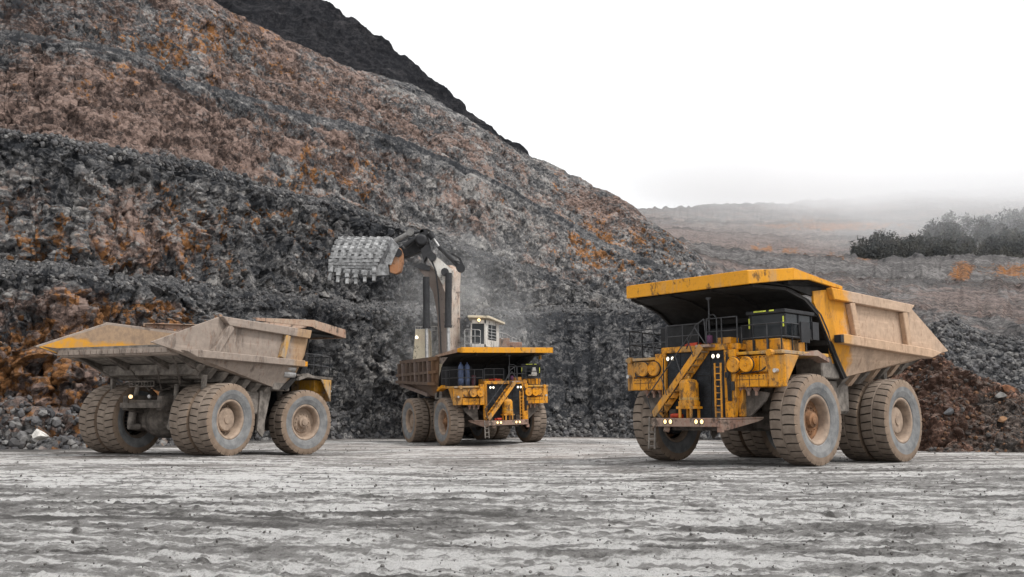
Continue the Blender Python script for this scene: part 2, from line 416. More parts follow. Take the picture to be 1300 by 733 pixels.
toe_at = np.interp((Xg / np.maximum(Dg, 1)) * F_PX + 650, [-500, 0, 100, 250, 330, 420, 520, 650, 720, 800, 900, 1000, 1300, 1750], [52, 62, 63, 72, 82, 92, 98, 104, 108, 103, 92, 70, 60, 60])
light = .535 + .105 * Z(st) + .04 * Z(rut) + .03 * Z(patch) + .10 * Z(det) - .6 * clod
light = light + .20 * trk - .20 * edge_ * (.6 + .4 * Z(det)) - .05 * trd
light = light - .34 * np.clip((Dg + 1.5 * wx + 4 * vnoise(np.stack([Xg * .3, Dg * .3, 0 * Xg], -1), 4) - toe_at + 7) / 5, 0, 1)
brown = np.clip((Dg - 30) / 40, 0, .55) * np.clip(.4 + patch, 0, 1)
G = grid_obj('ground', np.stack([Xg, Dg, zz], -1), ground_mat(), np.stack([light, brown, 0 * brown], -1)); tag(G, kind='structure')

# ------------------------------------------------------------------ rock faces
def rock_mat(name, dark=(.040, .042, .047), mid=(.150, .147, .148), lite=(.37, .352, .335), red=(.17, .103, .078), orange=(.34, .155, .055), sc=1., bd=.25):
    t = NT(name); g = t.attr('zone'); s = t.n('ShaderNodeSeparateColor'); t.l(g.outputs['Color'], s.inputs[0])
    O, Rr, B = s.outputs
    big = t.noise(.10 * sc, 9, .68); m1 = t.noise(.55 * sc, 9, .7, None, .4); m2 = t.noise(2.4 * sc, 8, .75)
    strk = t.noise(.5 * sc, 7, .7, t.coord((1, 1, .16)))
    vc = t.vor(.9 * sc, t.coord((1, 1, .8))); vs = t.n('ShaderNodeSeparateColor'); t.l(vc, vs.inputs[0])
    vc2 = t.vor(2.6 * sc); vs2 = t.n('ShaderNodeSeparateColor'); t.l(vc2, vs2.inputs[0])
    m3 = t.noise(7. * sc, 5, .8)
    wv = t.coord((1, 1, .75), (3, 1, 7), (.3, .5, 0)); vc3 = t.vor(5.2 * sc, wv); vs3 = t.n('ShaderNodeSeparateColor'); t.l(vc3, vs3.inputs[0])
    crack = t.vor(1.1 * sc, t.coord((1, 1, 1.3), (9, 2, 5), (.2, .35, 0)), 'DISTANCE_TO_EDGE', 'Distance')
    bed = t.noise(.32 * sc, 7, .72, t.coord((.35, .35, 1.3), (2, 8, 4), (.1, .16, 0)), .6)
    B = t.math('ADD', B, t.math('MULTIPLY', t.math('SUBTRACT', bed, .5), .34)); B = t.math('ADD', B, t.math('MULTIPLY', t.math('SUBTRACT', big, .5), .30))
    f = t.math('ADD', t.math('MULTIPLY', m1, .24), t.math('MULTIPLY', m2, .22))
    sf = t.noise(1.9 * sc, 7, .78, t.coord((1, 1, .28), (4, 4, 1), (.06, .22, 0))); f = t.math('ADD', f, t.math('MULTIPLY', sf, .18))
    f = t.math('ADD', f, t.math('MULTIPLY', vs.outputs[0], .10)); f = t.math('ADD', f, t.math('MULTIPLY', vs2.outputs[0], .17))
    f = t.math('ADD', f, t.math('MULTIPLY', vs3.outputs[0], .11)); f = t.math('ADD', f, t.math('MULTIPLY', m3, .13))
    f = t.math('SUBTRACT', f, t.ramp(crack, .07, 0, 0, .10))
    wn = t.n('ShaderNodeTexNoise'); wn.inputs['Scale'].default_value = .5 * sc; wn.inputs['Detail'].default_value = 5; t.l(t.tc.outputs['Object'], wn.inputs['Vector'])
    wv0 = t.n('ShaderNodeVectorMath', operation='MULTIPLY_ADD'); t.l(wn.outputs['Color'], wv0.inputs[0]); wv0.inputs[1].default_value = (2.6 / sc,) * 3; t.l(t.coord((1, 1, .8), (0, 0, 0), (.15, .3, 0)), wv0.inputs[2])
    c0 = t.vor(.26 * sc, wv0.outputs[0], 'DISTANCE_TO_EDGE', 'Distance'); v0 = t.n('ShaderNodeSeparateColor'); t.l(t.vor(.26 * sc, wv0.outputs[0]), v0.inputs[0])
    f = t.math('SUBTRACT', f, t.ramp(c0, .07, 0, 0, .08)); f = t.math('ADD', f, t.math('MULTIPLY', t.math('SUBTRACT', v0.outputs[0], .5), .08))
    Rr = t.math('ADD', Rr, t.math('MULTIPLY', t.math('SUBTRACT', v0.outputs[1], .5), .12)); O = t.math('ADD', O, t.math('MULTIPLY', t.math('SUBTRACT', v0.outputs[2], .5), .12))
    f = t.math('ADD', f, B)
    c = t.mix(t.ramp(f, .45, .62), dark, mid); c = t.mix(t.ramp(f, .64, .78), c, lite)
    fr = t.math('ADD', t.math('ADD', t.math('MULTIPLY', big, .55), t.math('MULTIPLY', strk, .35)), t.math('SUBTRACT', Rr, .5))
    fr = t.math('ADD', fr, t.math('MULTIPLY', vs2.outputs[1], .13))
    redv = t.mix(t.ramp(f, .48, .80), tuple(a * .35 for a in red), tuple(min(1, a * 1.9) for a in red))
    fr = t.math('ADD', fr, t.math('MULTIPLY', t.math('SUBTRACT', bed, .5), .5)); c = t.mix(t.ramp(fr, .46, .60, 0, .7), c, redv)
    fo = t.math('ADD', t.math('ADD', t.math('MULTIPLY', m1, .30), t.math('MULTIPLY', strk, .36)), t.math('MULTIPLY', vs.outputs[1], .16))
    fo = t.math('ADD', fo, t.math('ADD', t.math('MULTIPLY', vs2.outputs[2], .18), t.math('SUBTRACT', O, .5)))
    orv = t.mix(t.ramp(f, .48, .8), tuple(a * .35 for a in orange), tuple(min(1, a * 1.35) for a in orange))
    c = t.mix(t.ramp(fo, .53, .62, 0, .9), c, orv)
    # dust settled on ledges
    geo = t.n('ShaderNodeNewGeometry'); nz = t.xyz(geo.outputs['Normal'])[2]
    c = t.mix(t.math('MULTIPLY', t.ramp(nz, .62, .95), t.ramp(m2, .35, .6, 0, .35)), c, tuple(a * .85 for a in lite))
    b = t.bump(vs.outputs[0], bd * .8 / sc, .6); b = t.bump(sf, bd * 1.3 / sc, 1, b); b = t.bump(m2, bd * 1.2 / sc, 1, b); b = t.bump(vs2.outputs[1], bd * .5 / sc, .8, b); b = t.bump(m3, bd * .45 / sc, 1, b)
    return t.fin(c, .92, 0, b, .15)

def lerp_rows(rows, us, counts):
    """rows: list of (depth(u), z(u)) arrays already sampled; counts: subdivisions between rows"""
    out = []; tt = []
    for i, (a, b) in enumerate(zip(rows[:-1], rows[1:])):
        for k in range(counts[i]): out.append(a + (b - a) * (k / counts[i])); tt.append(i + k / counts[i])
    out.append(rows[-1]); tt.append(len(rows) - 1)
    return np.array(out), np.array(tt)
def K(us, kn):
    kn = np.array(kn, float); return np.interp(us, kn[:, 0], kn[:, 1])
def wig(us, a, w, s): return a * fbm(np.stack([us / w, 0 * us, 0 * us], -1), 4, s, .55)

us = np.linspace(-500, 1750, 1900)
toe_d = K(us, [(-500, 52), (0, 62), (100, 63), (250, 72), (330, 82), (420, 92), (520, 98), (650, 104), (720, 108), (800, 103), (900, 92), (1000, 86), (1100, 82), (1300, 80), (1750, 76)]) + wig(us, 2.2, 60, 1)
rowsP = []
def row_uv(kv, d, wa=3, ww=40, seed=5):
    v = K(us, kv) + wig(us, wa, ww, seed); return unproj(us, v, d)
def row_z(prev, dd, dzz):
    """hidden shelf behind a crest: same pixels column, further by dd, raised by dzz"""
    d = prev[:, 1] + dd; z = prev[:, 2] + dzz; X = (us - 650) / F_PX / (ct - 0) * 0 + prev[:, 0] * (d / prev[:, 1]); return np.stack([X, d, z], -1)
r0 = np.stack([(us - 650) / F_PX * toe_d * 1.02, toe_d, -.6 + 0 * us], -1)
r1 = r0 + np.stack([0 * us, 4.2 + 0 * us, 3.0 + wig(us, 1.4, 25, 9)], -1)
stepA = K(us, [(-500, 3), (600, 3.5), (690, 9), (850, 11), (1000, 9), (1180, 13), (1750, 14)])
r2 = row_uv([(-500, 335), (0, 343), (100, 352), (200, 365), (300, 378), (400, 390), (500, 399), (600, 402), (690, 398), (845, 395), (1000, 412), (1120, 418), (1175, 412), (1215, 407), (1250, 425), (1300, 432), (1750, 450)], r1[:, 1] + stepA, 5, 30, 5)
r3 = row_z(r2, 6 + 0 * us, K(us, [(-500, 1.5), (700, 1.2), (900, .3), (1750, -1)]))
backB = K(us, [(-500, 5), (850, 6), (1750, 8)])
kB = [(-500, 95), (-200, 140), (0, 166), (60, 176), (130, 190), (250, 215), (350, 245), (430, 263), (500, 290), (600, 322), (700, 358), (745, 377), (800, 389), (860, 404), (950, 440), (1750, 480)]
r4 = row_uv(kB, r3[:, 1] + backB, 5, 35, 7)
r5 = row_z(r4, 9 + 0 * us, K(us, [(-500, 2), (700, 2), (820, 0), (1750, -3)]))
kC = [(-500, -60), (0, 42), (90, 58), (190, 76), (240, 108), (350, 142), (480, 172), (600, 222), (700, 276), (780, 318), (850, 348), (900, 372), (980, 420), (1750, 520)]
r6 = row_uv(kC, r5[:, 1] + K(us, [(-500, 10), (700, 14), (1750, 14)]), 4, 40, 11)
r7 = row_z(r6, 5 + 0 * us, 1 + 0 * us)
kD = [(-500, -420), (0, -150), (200, -28), (265, 0), (340, 42), (430, 86), (520, 112), (600, 156), (655, 190), (740, 230), (800, 262), (819, 283), (860, 309), (886, 327), (905, 352), (960, 400), (1100, 500), (1750, 560)]
r8 = row_uv(kD, r7[:, 1] + 22, 3, 30, 13)
r9 = row_z(r8, 20 + 0 * us, -3 + 0 * us); r10 = row_z(r9, 30 + 0 * us, -30 + 0 * us)
cnt = [14, 130, 16, 150, 20, 110, 8, 170, 5, 3]
Pw, tt = lerp_rows([r0, r1, r2, r3, r4, r5, r6, r7, r8, r9, r10], us, cnt)
T = tt[:, None] + 0 * us[None, :]
def normals(P):
    du = np.gradient(P, axis=1); dv = np.gradient(P, axis=0); n = np.cross(du, dv); n /= np.linalg.norm(n, axis=-1, keepdims=True) + 1e-9
    return n
def pix(P):
    dzc = P[..., 2] - CAM_H; zc = P[..., 1] * ct + dzc * st_
    return 650 + F_PX * P[..., 0] / zc, 366.5 - F_PX * (dzc * ct - P[..., 1] * st_) / zc
Nn = normals(Pw); Nn = np.where((Nn[..., 1:2] > 0), -Nn, Nn)
S = np.clip(Pw[..., 1:2] / 90., .6, 2.2)                                   # coarser relief where far
fr = fbm(Pw * .13, 4, 71, .55)                                              # large buttresses
wrp = .30 * vnoise(Pw * .8, 5)[..., None]
fc1, bid = facets(Pw * np.array([.40, .40, .20]) + wrp, 81)
fc2, bid2 = facets(Pw * np.array([1.05, 1.05, .52]) + wrp, 91)
fine = fbm(Pw * 1.1, 4, 95, .6)
flute = fbm(Pw * np.array([.75, .75, .07]), 3, 97, .6, True)              # gullies running down the faces
rid = fbm(Pw * .35, 4, 99, .55, True)
amp = np.ones_like(T); shelf = ((T > 2) & (T < 3)) | ((T > 4) & (T < 5)) | ((T > 6) & (T < 7)); amp[shelf] = .45; amp[T < .3] = .3
Uu, _v = pix(Pw); amp *= np.where(T < 2.2, np.interp(Uu, [600, 680, 860, 1080, 1150], [1, .36, .4, .42, .38]), 1)
tiny = fbm(Pw * 3.1, 3, 111, .65); _, bid3 = worley(Pw * np.array([2.6, 2.6, 2.9]), 113)
drill = np.abs(((Pw[..., 0] + .12 * Pw[..., 1] + .35 * vnoise(Pw * np.array([.05, .05, .02]), 6)) / 2.7) % 1 - .5) * 2
drill = np.clip(1 - (1 - drill) / .05, 0, 1) * (vnoise(Pw * np.array([.3, .3, .13]), 9) > -.25) * (~shelf) * (T < 4.6)
disp = (.95 * fr + 1.05 * fc1 + .75 * fc2 + .38 * (bid3 - .5) + .12 * fine + .16 * tiny + .25 * flute + .2 * rid) * amp * np.where(T > 5, .5, .74) * np.interp(T, [7.7, 7.95, 11], [1, .35, .35])
wob = fbm(np.stack([Pw[..., 0] * .03, Pw[..., 1] * .03, 0 * T], -1), 4, 117, .6)
wob2 = fbm(np.stack([Pw[..., 0] * .15, Pw[..., 1] * .15, T * 2], -1), 3, 118, .6)
kT = np.where(T > 5, 3.6, 2.4)
saw = (T * kT + .9 * wob + .16 * wob2) % 1
vis = np.clip(.55 + 1.1 * fbm(np.stack([Pw[..., 0] * .035, Pw[..., 1] * .035, np.floor(T * kT + .9 * wob) * 3.7], -1), 2, 121), 0, 1)
ledge = (np.clip(saw / .12, 0, 1) * (1 - saw)) * vis * (~shelf) * (T > 1)
strata = np.where(T > 5, 1.9, .75) * (.45 - ledge)      # each sub-bench leans back from its own little ledge
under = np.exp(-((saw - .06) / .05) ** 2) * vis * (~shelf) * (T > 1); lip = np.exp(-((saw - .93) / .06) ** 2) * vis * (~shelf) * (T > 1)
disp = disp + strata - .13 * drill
cf = np.ones_like(T)
for q in (2, 4, 6): cf = np.minimum(cf, .35 + .65 * np.clip(np.abs(T - q) / .12, 0, 1))
Pd = Pw + Nn * (disp * cf * .9)[..., None]
U, V = pix(Pw)
# colour zones of the rock itself (orange oxide, red-brown, darkness)
def blob(u0, v0, su, sv, k=1.): return k * np.exp(-((U - u0) / su) ** 2 - ((V - v0) / sv) ** 2)
wA = (T < 2.4); wB = (T >= 2.4) & (T < 4.4); wC = (T >= 4.4)
Oz = np.full_like(T, .30); Rz = np.full_like(T, .32); Bz = np.zeros_like(T)
Oz = np.where(wA, .29 + blob(70, 450, 280, 140, .33) + .10 * fbm(np.stack([Pw[..., 0] * .22, Pw[..., 1] * .22, Pw[..., 2] * .07], -1), 3, 141) - blob(560, 470, 200, 200, .16), Oz)
Rz = np.where(wA, .20 + blob(60, 440, 300, 170, .42), Rz)
Bz = np.where(wA, -.075 + blob(60, 450, 250, 110, .09) + blob(490, 440, 80, 60, .06) - blob(730, 470, 120, 90, .05), Bz)
Oz = np.where(wB, .385 + .12 * fbm(np.stack([Pw[..., 0] * .2, Pw[..., 1] * .2, Pw[..., 2] * .05], -1), 3, 143) + blob(150, 290, 260, 90, .13) - blob(640, 380, 190, 90, .25), Oz)
Rz = np.where(wB, .33 + blob(150, 300, 160, 70, .2), Rz)
Bz = np.where(wB, -.035 - blob(450, 330, 170, 50, .10) + blob(230, 300, 200, 60, .03), Bz)
Oz = np.where(wC, .345 + .13 * fbm(np.stack([Pw[..., 0] * .09, Pw[..., 1] * .09, Pw[..., 2] * .03], -1), 3, 145) + blob(250, 60, 110, 60, .22) + blob(790, 325, 90, 35, .26) + blob(420, 225, 110, 30, .12) + blob(300, 240, 60, 30, .1), Oz)
Rz = np.where(wC, .455 + .14 * fbm(np.stack([Pw[..., 0] * .06, Pw[..., 1] * .06, Pw[..., 2] * .08], -1), 3, 147) + blob(300, 90, 260, 110, .08) + blob(120, 170, 200, 60, .2) + blob(760, 260, 110, 40, .12) - blob(620, 230, 120, 60, .12) + blob(560, 210, 200, 60, .06), Rz)
Bz = np.where(wC, .0 - blob(60, 20, 130, 40, .10) + blob(620, 260, 160, 70, .04), Bz)
Bz = np.where(shelf, -.07 + .05 * fr, Bz); Oz = np.where(shelf, .22, Oz); Rz = np.where(shelf, Rz * .6, Rz)
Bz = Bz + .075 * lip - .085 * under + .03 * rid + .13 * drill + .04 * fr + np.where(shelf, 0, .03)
# loose dark talus draped over each bench edge, fresh pale rock just above each bench
tw = .10 * fbm(np.stack([Pw[..., 0] * .12, Pw[..., 1] * .12, 0 * T], -1), 4, 131, .6)
def band(q, lo, hi): return np.clip((T + tw - (q - lo)) / .05, 0, 1) * np.clip(((q + hi) - T - tw) / .06, 0, 1)
tal = np.maximum(np.maximum(band(4, .20, .95), band(2, .16, .9)), np.maximum(band(6, .16, .8), 0)) * np.where((U < 900), 1, .3)
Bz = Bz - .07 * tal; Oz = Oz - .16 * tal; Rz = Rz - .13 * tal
pal = np.clip(1 - (T + tw - 5) / .16, 0, 1) * (T > 4.9) + np.clip(1 - (T + tw - 3) / .14, 0, 1) * (T > 2.9) * (T < 4) + np.clip(1 - (T + tw - 7) / .12, 0, 1) * (T > 6.9)
Bz = Bz + .07 * (bid - .5) + .10 * (bid2 - .5) + .06 * pal * (1 - tal); Bz = Bz + np.where(wC, .022, .035)
M['rock'] = rock_mat('pit_rock')
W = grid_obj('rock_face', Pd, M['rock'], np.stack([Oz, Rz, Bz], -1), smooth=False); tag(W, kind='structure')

# dark hill behind the skyline
us2 = np.linspace(-400, 900, 700); us_keep = us; us = us2
kk = [(-400, -600), (200, -120), (280, -60), (400, 0), (450, 30), (520, 80), (560, 118), (590, 142), (630, 170), (658, 190), (700, 235), (760, 300), (900, 420)]
a = row_uv([(-400, 300), (900, 500)], 250 + 0 * us, 0, 9, 2); b = row_uv(kk, 330 + 0 * us, 3.0, 22, 4); c_ = row_z(b, 60 + 0 * us, -60 + 0 * us)
Ph, _ = lerp_rows([a, b, c_], us, [360, 6]); Nh = normals(Ph); Nh = np.where(Nh[..., 1:2] > 0, -Nh, Nh)
Ph = Ph + Nh * (3 * fbm(Ph * .05, 5, 15, .6, True) + 1.6 * fbm(Ph * np.array([.2, .2, .05]), 3, 12))[..., None]
us = us_keep
H = grid_obj('far_hill', Ph, rock_mat('far_dark_rock', (.03, .031, .037), (.062, .060, .066), (.12, .115, .118), (.085, .06, .05), (.12, .07, .04), .35, .7), np.tile(np.array([.15, .30, -.03]), Ph.shape[:2] + (1,)), smooth=False)
tag(H, kind='structure')

# far side of the pit: grey benches climbing into the cloud
us = np.linspace(700, 1900, 1000)
rr = [row_uv([(700, 520), (1900, 520)], 150 + 0 * us, 0, 9, 1),
      row_uv([(700, 330), (900, 352), (1000, 372), (1180, 402), (1300, 420), (1900, 470)], 230 + 0 * us, 3, 60, 2)]
rr.append(row_z(rr[-1], 10 + 0 * us, 0 + 0 * us))
rr.append(row_uv([(700, 300), (850, 318), (1000, 345), (1150, 357), (1300, 362), (1900, 380)], 290 + 0 * us, 2, 60, 3)); rr.append(row_z(rr[-1], 8 + 0 * us, 0 * us))
rr.append(row_uv([(700, 285), (820, 300), (960, 322), (1080, 331), (1180, 327), (1300, 328), (1900, 340)], 345 + 0 * us, 1.5, 60, 4)); rr.append(row_z(rr[-1], 30 + 0 * us, 1 + 0 * us))
rr.append(row_uv([(700, 280), (820, 288), (1000, 301), (1150, 302), (1300, 300), (1900, 300)], 500 + 0 * us, 1.5, 60, 6)); rr.append(row_z(rr[-1], 20 + 0 * us, 1 + 0 * us))
rr.append(row_uv([(700, 268), (820, 278), (900, 283), (1000, 284), (1160, 280), (1300, 275), (1900, 262)], 620 + 0 * us, 2, 60, 8)); rr.append(row_z(rr[-1], 20 + 0 * us, 1 + 0 * us))
rr.append(row_uv([(700, 262), (830, 268), (900, 262), (1000, 258), (1160, 246), (1300, 236), (1900, 220)], 760 + 0 * us, 5, 60, 10)); rr.append(row_z(rr[-1], 90 + 0 * us, -50 + 0 * us))
Pf, tf = lerp_rows(rr, us, [60, 70, 4, 60, 4, 50, 5, 40, 4, 40, 4, 30, 3]); Nf = normals(Pf); Nf = np.where(Nf[..., 2:3] < 0, -Nf, Nf)
Pf = Pf + Nf * (2.4 * fbm(Pf * np.array([.09, .02, .02]), 4, 5, .6, True) + 1.6 * fbm(Pf * .25, 3, 6, .6))[..., None]
U, V = pix(Pf); Tf = tf[:, None] + 0 * U
def blob(u0, v0, su, sv, k=1.): return k * np.exp(-((U - u0) / su) ** 2 - ((V - v0) / sv) ** 2)
ln = lambda u0, v0, u1, v1, w, k: k * np.exp(-((V - (v0 + (U - u0) * (v1 - v0) / (u1 - u0))) / w) ** 2) * ((U > u0 - 15) & (U < u1 + 15))
Oz = .16 + blob(1060, 287, 120, 6, .75) + blob(1218, 345, 16, 12, .8) + blob(1290, 343, 50, 12, .6) + blob(1000, 315, 60, 3, .4) + ln(960, 315, 1090, 328, 3, .5) + blob(1000, 276, 150, 4, .25)
Rz = .45 + blob(950, 300, 130, 14, .22) + blob(1250, 385, 120, 16, .16) + ln(930, 308, 1100, 330, 5, .2) - blob(1130, 345, 90, 8, .2)
Bz = .055 + .03 * fbm(np.stack([U * .03, V * .3, 0 * U], -1), 3, 9) - blob(1130, 345, 100, 8, .05)
fq = Tf % 1; isf = (np.floor(Tf) % 2 == 0) | (Tf < 1) | (Tf >= 11)
face = np.isin(np.floor(Tf).astype(int), [0, 1, 3, 5, 7, 9, 11]); shl = ~face
Bz = Bz + .16 * np.where(face, np.exp(-((fq - 1) / .05) ** 2), 0) - .09 * np.where(face, np.exp(-(fq / .10) ** 2), 0) + np.where(shl, .06, 0)
tint = np.interp(Tf, [0, 1, 3, 5, 7, 9, 12], [0, -.06, .08, -.14, .16, .02, .05]); Rz = Rz + tint + .12 * fbm(np.stack([U * .012, V * .12, 0 * U], -1), 3, 19); Bz = Bz + .05 * fbm(np.stack([U * .01 + V * .02, V * .10, 0 * U], -1), 3, 29)
Q = grid_obj('hillside', Pf, rock_mat('far_bench_rock', (.06, .06, .063), (.165, .155, .153), (.36, .34, .33), (.20, .14, .12), (.42, .17, .045), .42, .5), np.stack([Oz, Rz, Bz], -1), smooth=False)
tag(Q, kind='structure')
us = us_keep

# ------------------------------------------------------------------ heap behind the right truck
def rubble(name, places, mat, parent=None, seed=3):
    """angular stones: places = list of (x, y, z, size)"""
    rg = np.random.RandomState(seed); V_ = []; F_ = []
    ico_v = []; g = (1 + 5 ** .5) / 2
    for a, b in ((1, g), (-1, g), (1, -g), (-1, -g)): ico_v += [(0, a, b), (a, b, 0), (b, 0, a)]
    ico_v = np.array(ico_v, float); ico_v /= np.linalg.norm(ico_v[0])
    import itertools
    el_ = min(np.linalg.norm(ico_v[0] - q) for q in ico_v[1:]) * 1.01
    ico_f = [f for f in itertools.combinations(range(12), 3) if all(np.linalg.norm(ico_v[a] - ico_v[b]) < el_ for a, b in itertools.combinations(f, 2))]
    ico_f = [f if np.dot(np.cross(ico_v[f[1]] - ico_v[f[0]], ico_v[f[2]] - ico_v[f[0]]), ico_v[f[0]]) > 0 else f[::-1] for f in ico_f]
    ico_f = np.array(ico_f); n = len(places); P = np.array(places)
    vs = ico_v[None] * (1 + .35 * (rg.rand(n, 12, 1) - .5)) * (P[:, 3][:, None, None] * (.55 + .6 * rg.rand(n, 1, 3)))
    a = rg.rand(n) * 6.28; cs, sn = np.cos(a)[:, None], np.sin(a)[:, None]
    x = vs[..., 0] * cs - vs[..., 1] * sn; y = vs[..., 0] * sn + vs[..., 1] * cs
    b = rg.rand(n) * 6.28; cb, sb = np.cos(b)[:, None], np.sin(b)[:, None]; z = vs[..., 2]
    y, z = y * cb - z * sb, y * sb + z * cb
    vs = np.stack([x, y, z], -1) + P[:, None, :3]
    fs = (ico_f[None] + 12 * np.arange(n)[:, None, None]).reshape(-1, 3)
    me = bpy.data.meshes.new(name); me.from_pydata(vs.reshape(-1, 3).tolist(), [], fs.tolist()); me.materials.append(mat)
    o = bpy.data.objects.new(name, me); C.objects.link(o)
    if parent: o.parent = parent
    return o
def stone_mat(name, cols, sc=1.2):
    t = NT(name); v = t.n('ShaderNodeNewGeometry').outputs['Random Per Island']; n = t.noise(3, 7, .7)
    c = cols[0]
    for i, q in enumerate(cols[1:]): c = t.mix(t.ramp(v, (i + .8) / len(cols), (i + 1.1) / len(cols)), c, q)
    c = t.mix(t.ramp(n, .35, .7, 0, .6), c, (.07, .06, .055)); return t.fin(c, .9, 0, t.bump(n, .06, .8), .15)
us = np.linspace(980, 1750, 600)
ptoe = K(us, [(980, 56), (1100, 55.5), (1200, 53), (1300, 53), (1400, 54), (1750, 60)]) + wig(us, 1., 30, 2)
p0 = np.stack([(us - 650) / F_PX * ptoe, ptoe, -.5 + 0 * us], -1)
p1 = row_uv([(980, 548), (1050, 505), (1120, 468), (1175, 452), (1200, 458), (1235, 478), (1262, 486), (1300, 500), (1400, 522), (1500, 545), (1750, 555)], ptoe + 6.5, 3, 22, 3)
p2 = row_z(p1, 2 + 0 * us, -.2 + 0 * us); p3 = p2 + np.stack([0 * us, 6 + 0 * us, -(p2[:, 2] + 1)], -1)
Pp, tp = lerp_rows([p0, p1, p2, p3], us, [170, 8, 10]); Np = normals(Pp); Np = np.where(Np[..., 2:3] < 0, -Np, Np)
_, wi = worley(Pp * 1.3, 5); _, wi2 = worley(Pp * 3.2, 6)
Pp = Pp + Np * (.7 * fbm(Pp * .4, 4, 5, .6) + .5 * (wi - .5) + .2 * (wi2 - .5) + .2 * fbm(Pp * 2.5, 3, 7))[..., None] * (np.clip(tp * 6, 0, 1)[:, None, None])
U, V = pix(Pp)
Oz = .27 + blob(1200, 520, 30, 60, .10); Rz = .52 + blob(1190, 500, 45, 60, .25) - blob(1290, 540, 60, 40, .2); Bz = -.05 + 0 * U
heap_mat = rock_mat('heap_soil', (.04, .034, .031), (.12, .095, .082), (.30, .25, .22), (.18, .088, .058), (.38, .16, .06), 1.9, .12)
heap = grid_obj('rock_heap', Pp, heap_mat, np.stack([Oz, Rz, Bz], -1), smooth=False)
tag(heap, 'brown heap of broken rock and soil dumped behind the right haul truck', 'rock heap')
heap_flat = Pp.reshape(-1, 3)

def surf_pick(P, T, lo, hi, n, ulim, size, seed, bias=1., sink=.2):
    rg = np.random.RandomState(seed); rows = np.where((T >= lo) & (T <= hi))[0]; out = []
    Uq, _ = pix(P); c0 = np.where((Uq[rows[0]] > ulim[0]) & (Uq[rows[0]] < ulim[1]))[0]
    for _ in range(n):
        q = P[rows[int((rg.rand() ** bias) * (len(rows) - 1))], c0[rg.randint(len(c0))]]
        s = size[0] + (size[1] - size[0]) * rg.rand() ** 3
        out.append((q[0], q[1] - .15 * s, q[2] + s * (.5 - sink), s))
    return out
st_dark = stone_mat('stone_grey', [(.055, .056, .06), (.12, .12, .125), (.2, .195, .19), (.09, .088, .09)])
st_brown = stone_mat('stone_brown', [(.05, .042, .038), (.10, .07, .055), (.085, .08, .078), (.17, .09, .05)])
o = rubble('loose_rock', surf_pick(Pd, tt, 0., 1.0, 6000, (-300, 1250), (.05, .42), 4), st_dark); tag(o, 'loose grey rubble lying along the foot of the rock face', 'rubble', kind='stuff')
o = rubble('loose_rock', surf_pick(Pd, tt, 1.95, 2.7, 4500, (-300, 1700), (.06, .26), 5) + surf_pick(Pd, tt, 3.95, 4.7, 4500, (-300, 860), (.06, .32), 6), st_dark)
tag(o, 'loose dark rubble scattered on the bench edges of the rock face', 'rubble', kind='stuff')
o = rubble('loose_rock', surf_pick(Pp, tp, 0.02, 1.3, 5000, (1000, 1700), (.03, .17), 7), st_brown); tag(o, 'small brown stones covering the heap behind the right truck', 'rubble', kind='stuff')
# rubble on the dark slope right of the heap
o = rubble('loose_rock', surf_pick(Pd, tt, 1.0, 2.0, 4500, (1120, 1700), (.06, .4), 8), st_dark); tag(o, 'dark broken rock strewn over the slope behind the heap', 'rubble', kind='stuff')
# mud clods on the floor
rg = np.random.RandomState(5); cl = []
for _ in range(2600):
    d = 10 * (9 ** rg.rand()); x = (rg.rand() * 1500 - 750) / F_PX * d * 1.05
    cl.append((x, d, 0, (.010 + .022 * rg.rand() ** 4) * (1 + d * .012)))
cl = np.array(cl); cl[:, 2] = ground_h(cl[:, 0], cl[:, 1]) + .03 + cl[:, 3] * .1
o = rubble('mud_clod', cl, stone_mat('clod', [(.09, .085, .08), (.14, .135, .13), (.22, .21, .20)])); tag(o, 'small mud clods and pebbles scattered over the quarry floor', 'mud clods', kind='stuff')

def boulder(u, v, d, s, col, label, seed, group=None):
    p = unproj(u, v, d); m = MB(); rg = random.Random(seed)
    import bmesh
    me = bpy.data.meshes.new('boulder'); bm = bmesh.new(); bmesh.ops.create_icosphere(bm, subdivisions=3, radius=1)
    sx, sy, sz = [.8 + .5 * rg.random() for _ in range(3)]; cuts = [Vector([rg.uniform(-1, 1) for _ in range(3)]).normalized() for _ in range(9)]
    for vv in bm.verts:
        c = vv.co.copy()
        for q in cuts:
            e = c.dot(q) - .46
            if e > 0: c -= q * e
        vv.co = Vector((c.x * sx, c.y * sy, c.z * sz * .8)) * s
    bm.to_mesh(me); bm.free(); me.materials.append(flat('boulder_rock', col, .9, 0, .45, 2.5, .08))
    o = bpy.data.objects.new('boulder', me); C.objects.link(o); o.location = p; o.rotation_euler = (0, 0, rg.random() * 6)
    return tag(o, label, 'boulder', group)
def near_surface(u, v, P, back=0.):
    Uq, Vq = pix(P); i = np.argmin((Uq - u) ** 2 + (Vq - v) ** 2); return float(P.reshape(-1, 3)[i, 1]) - back
bl_ = [(1262, 492, .5, (.26, .14, .085), 'largest orange-brown boulder near the top of the brown heap'),
       (1280, 496, .42, (.29, .14, .08), 'orange boulder just right of the largest one on the heap'),
       (1257, 503, .45, (.26, .15, .09), 'tan boulder below the largest orange boulder on the heap'),
       (1272, 502, .42, (.20, .19, .18), 'pale grey boulder among the orange boulders on the heap'),
       (1272, 534, .36, (.27, .15, .08), 'orange-brown boulder halfway down the right flank of the heap'),
       (1205, 523, .34, (.13, .13, .135), 'dark grey boulder in the middle of the brown heap'),
       (1271, 564, .38, (.40, .19, .08), 'bright orange boulder lying at the foot of the heap')]
for i, (u, v, s, col, lab) in enumerate(bl_): boulder(u, v, near_surface(u, v, Pp, .1), s, col, lab, i)
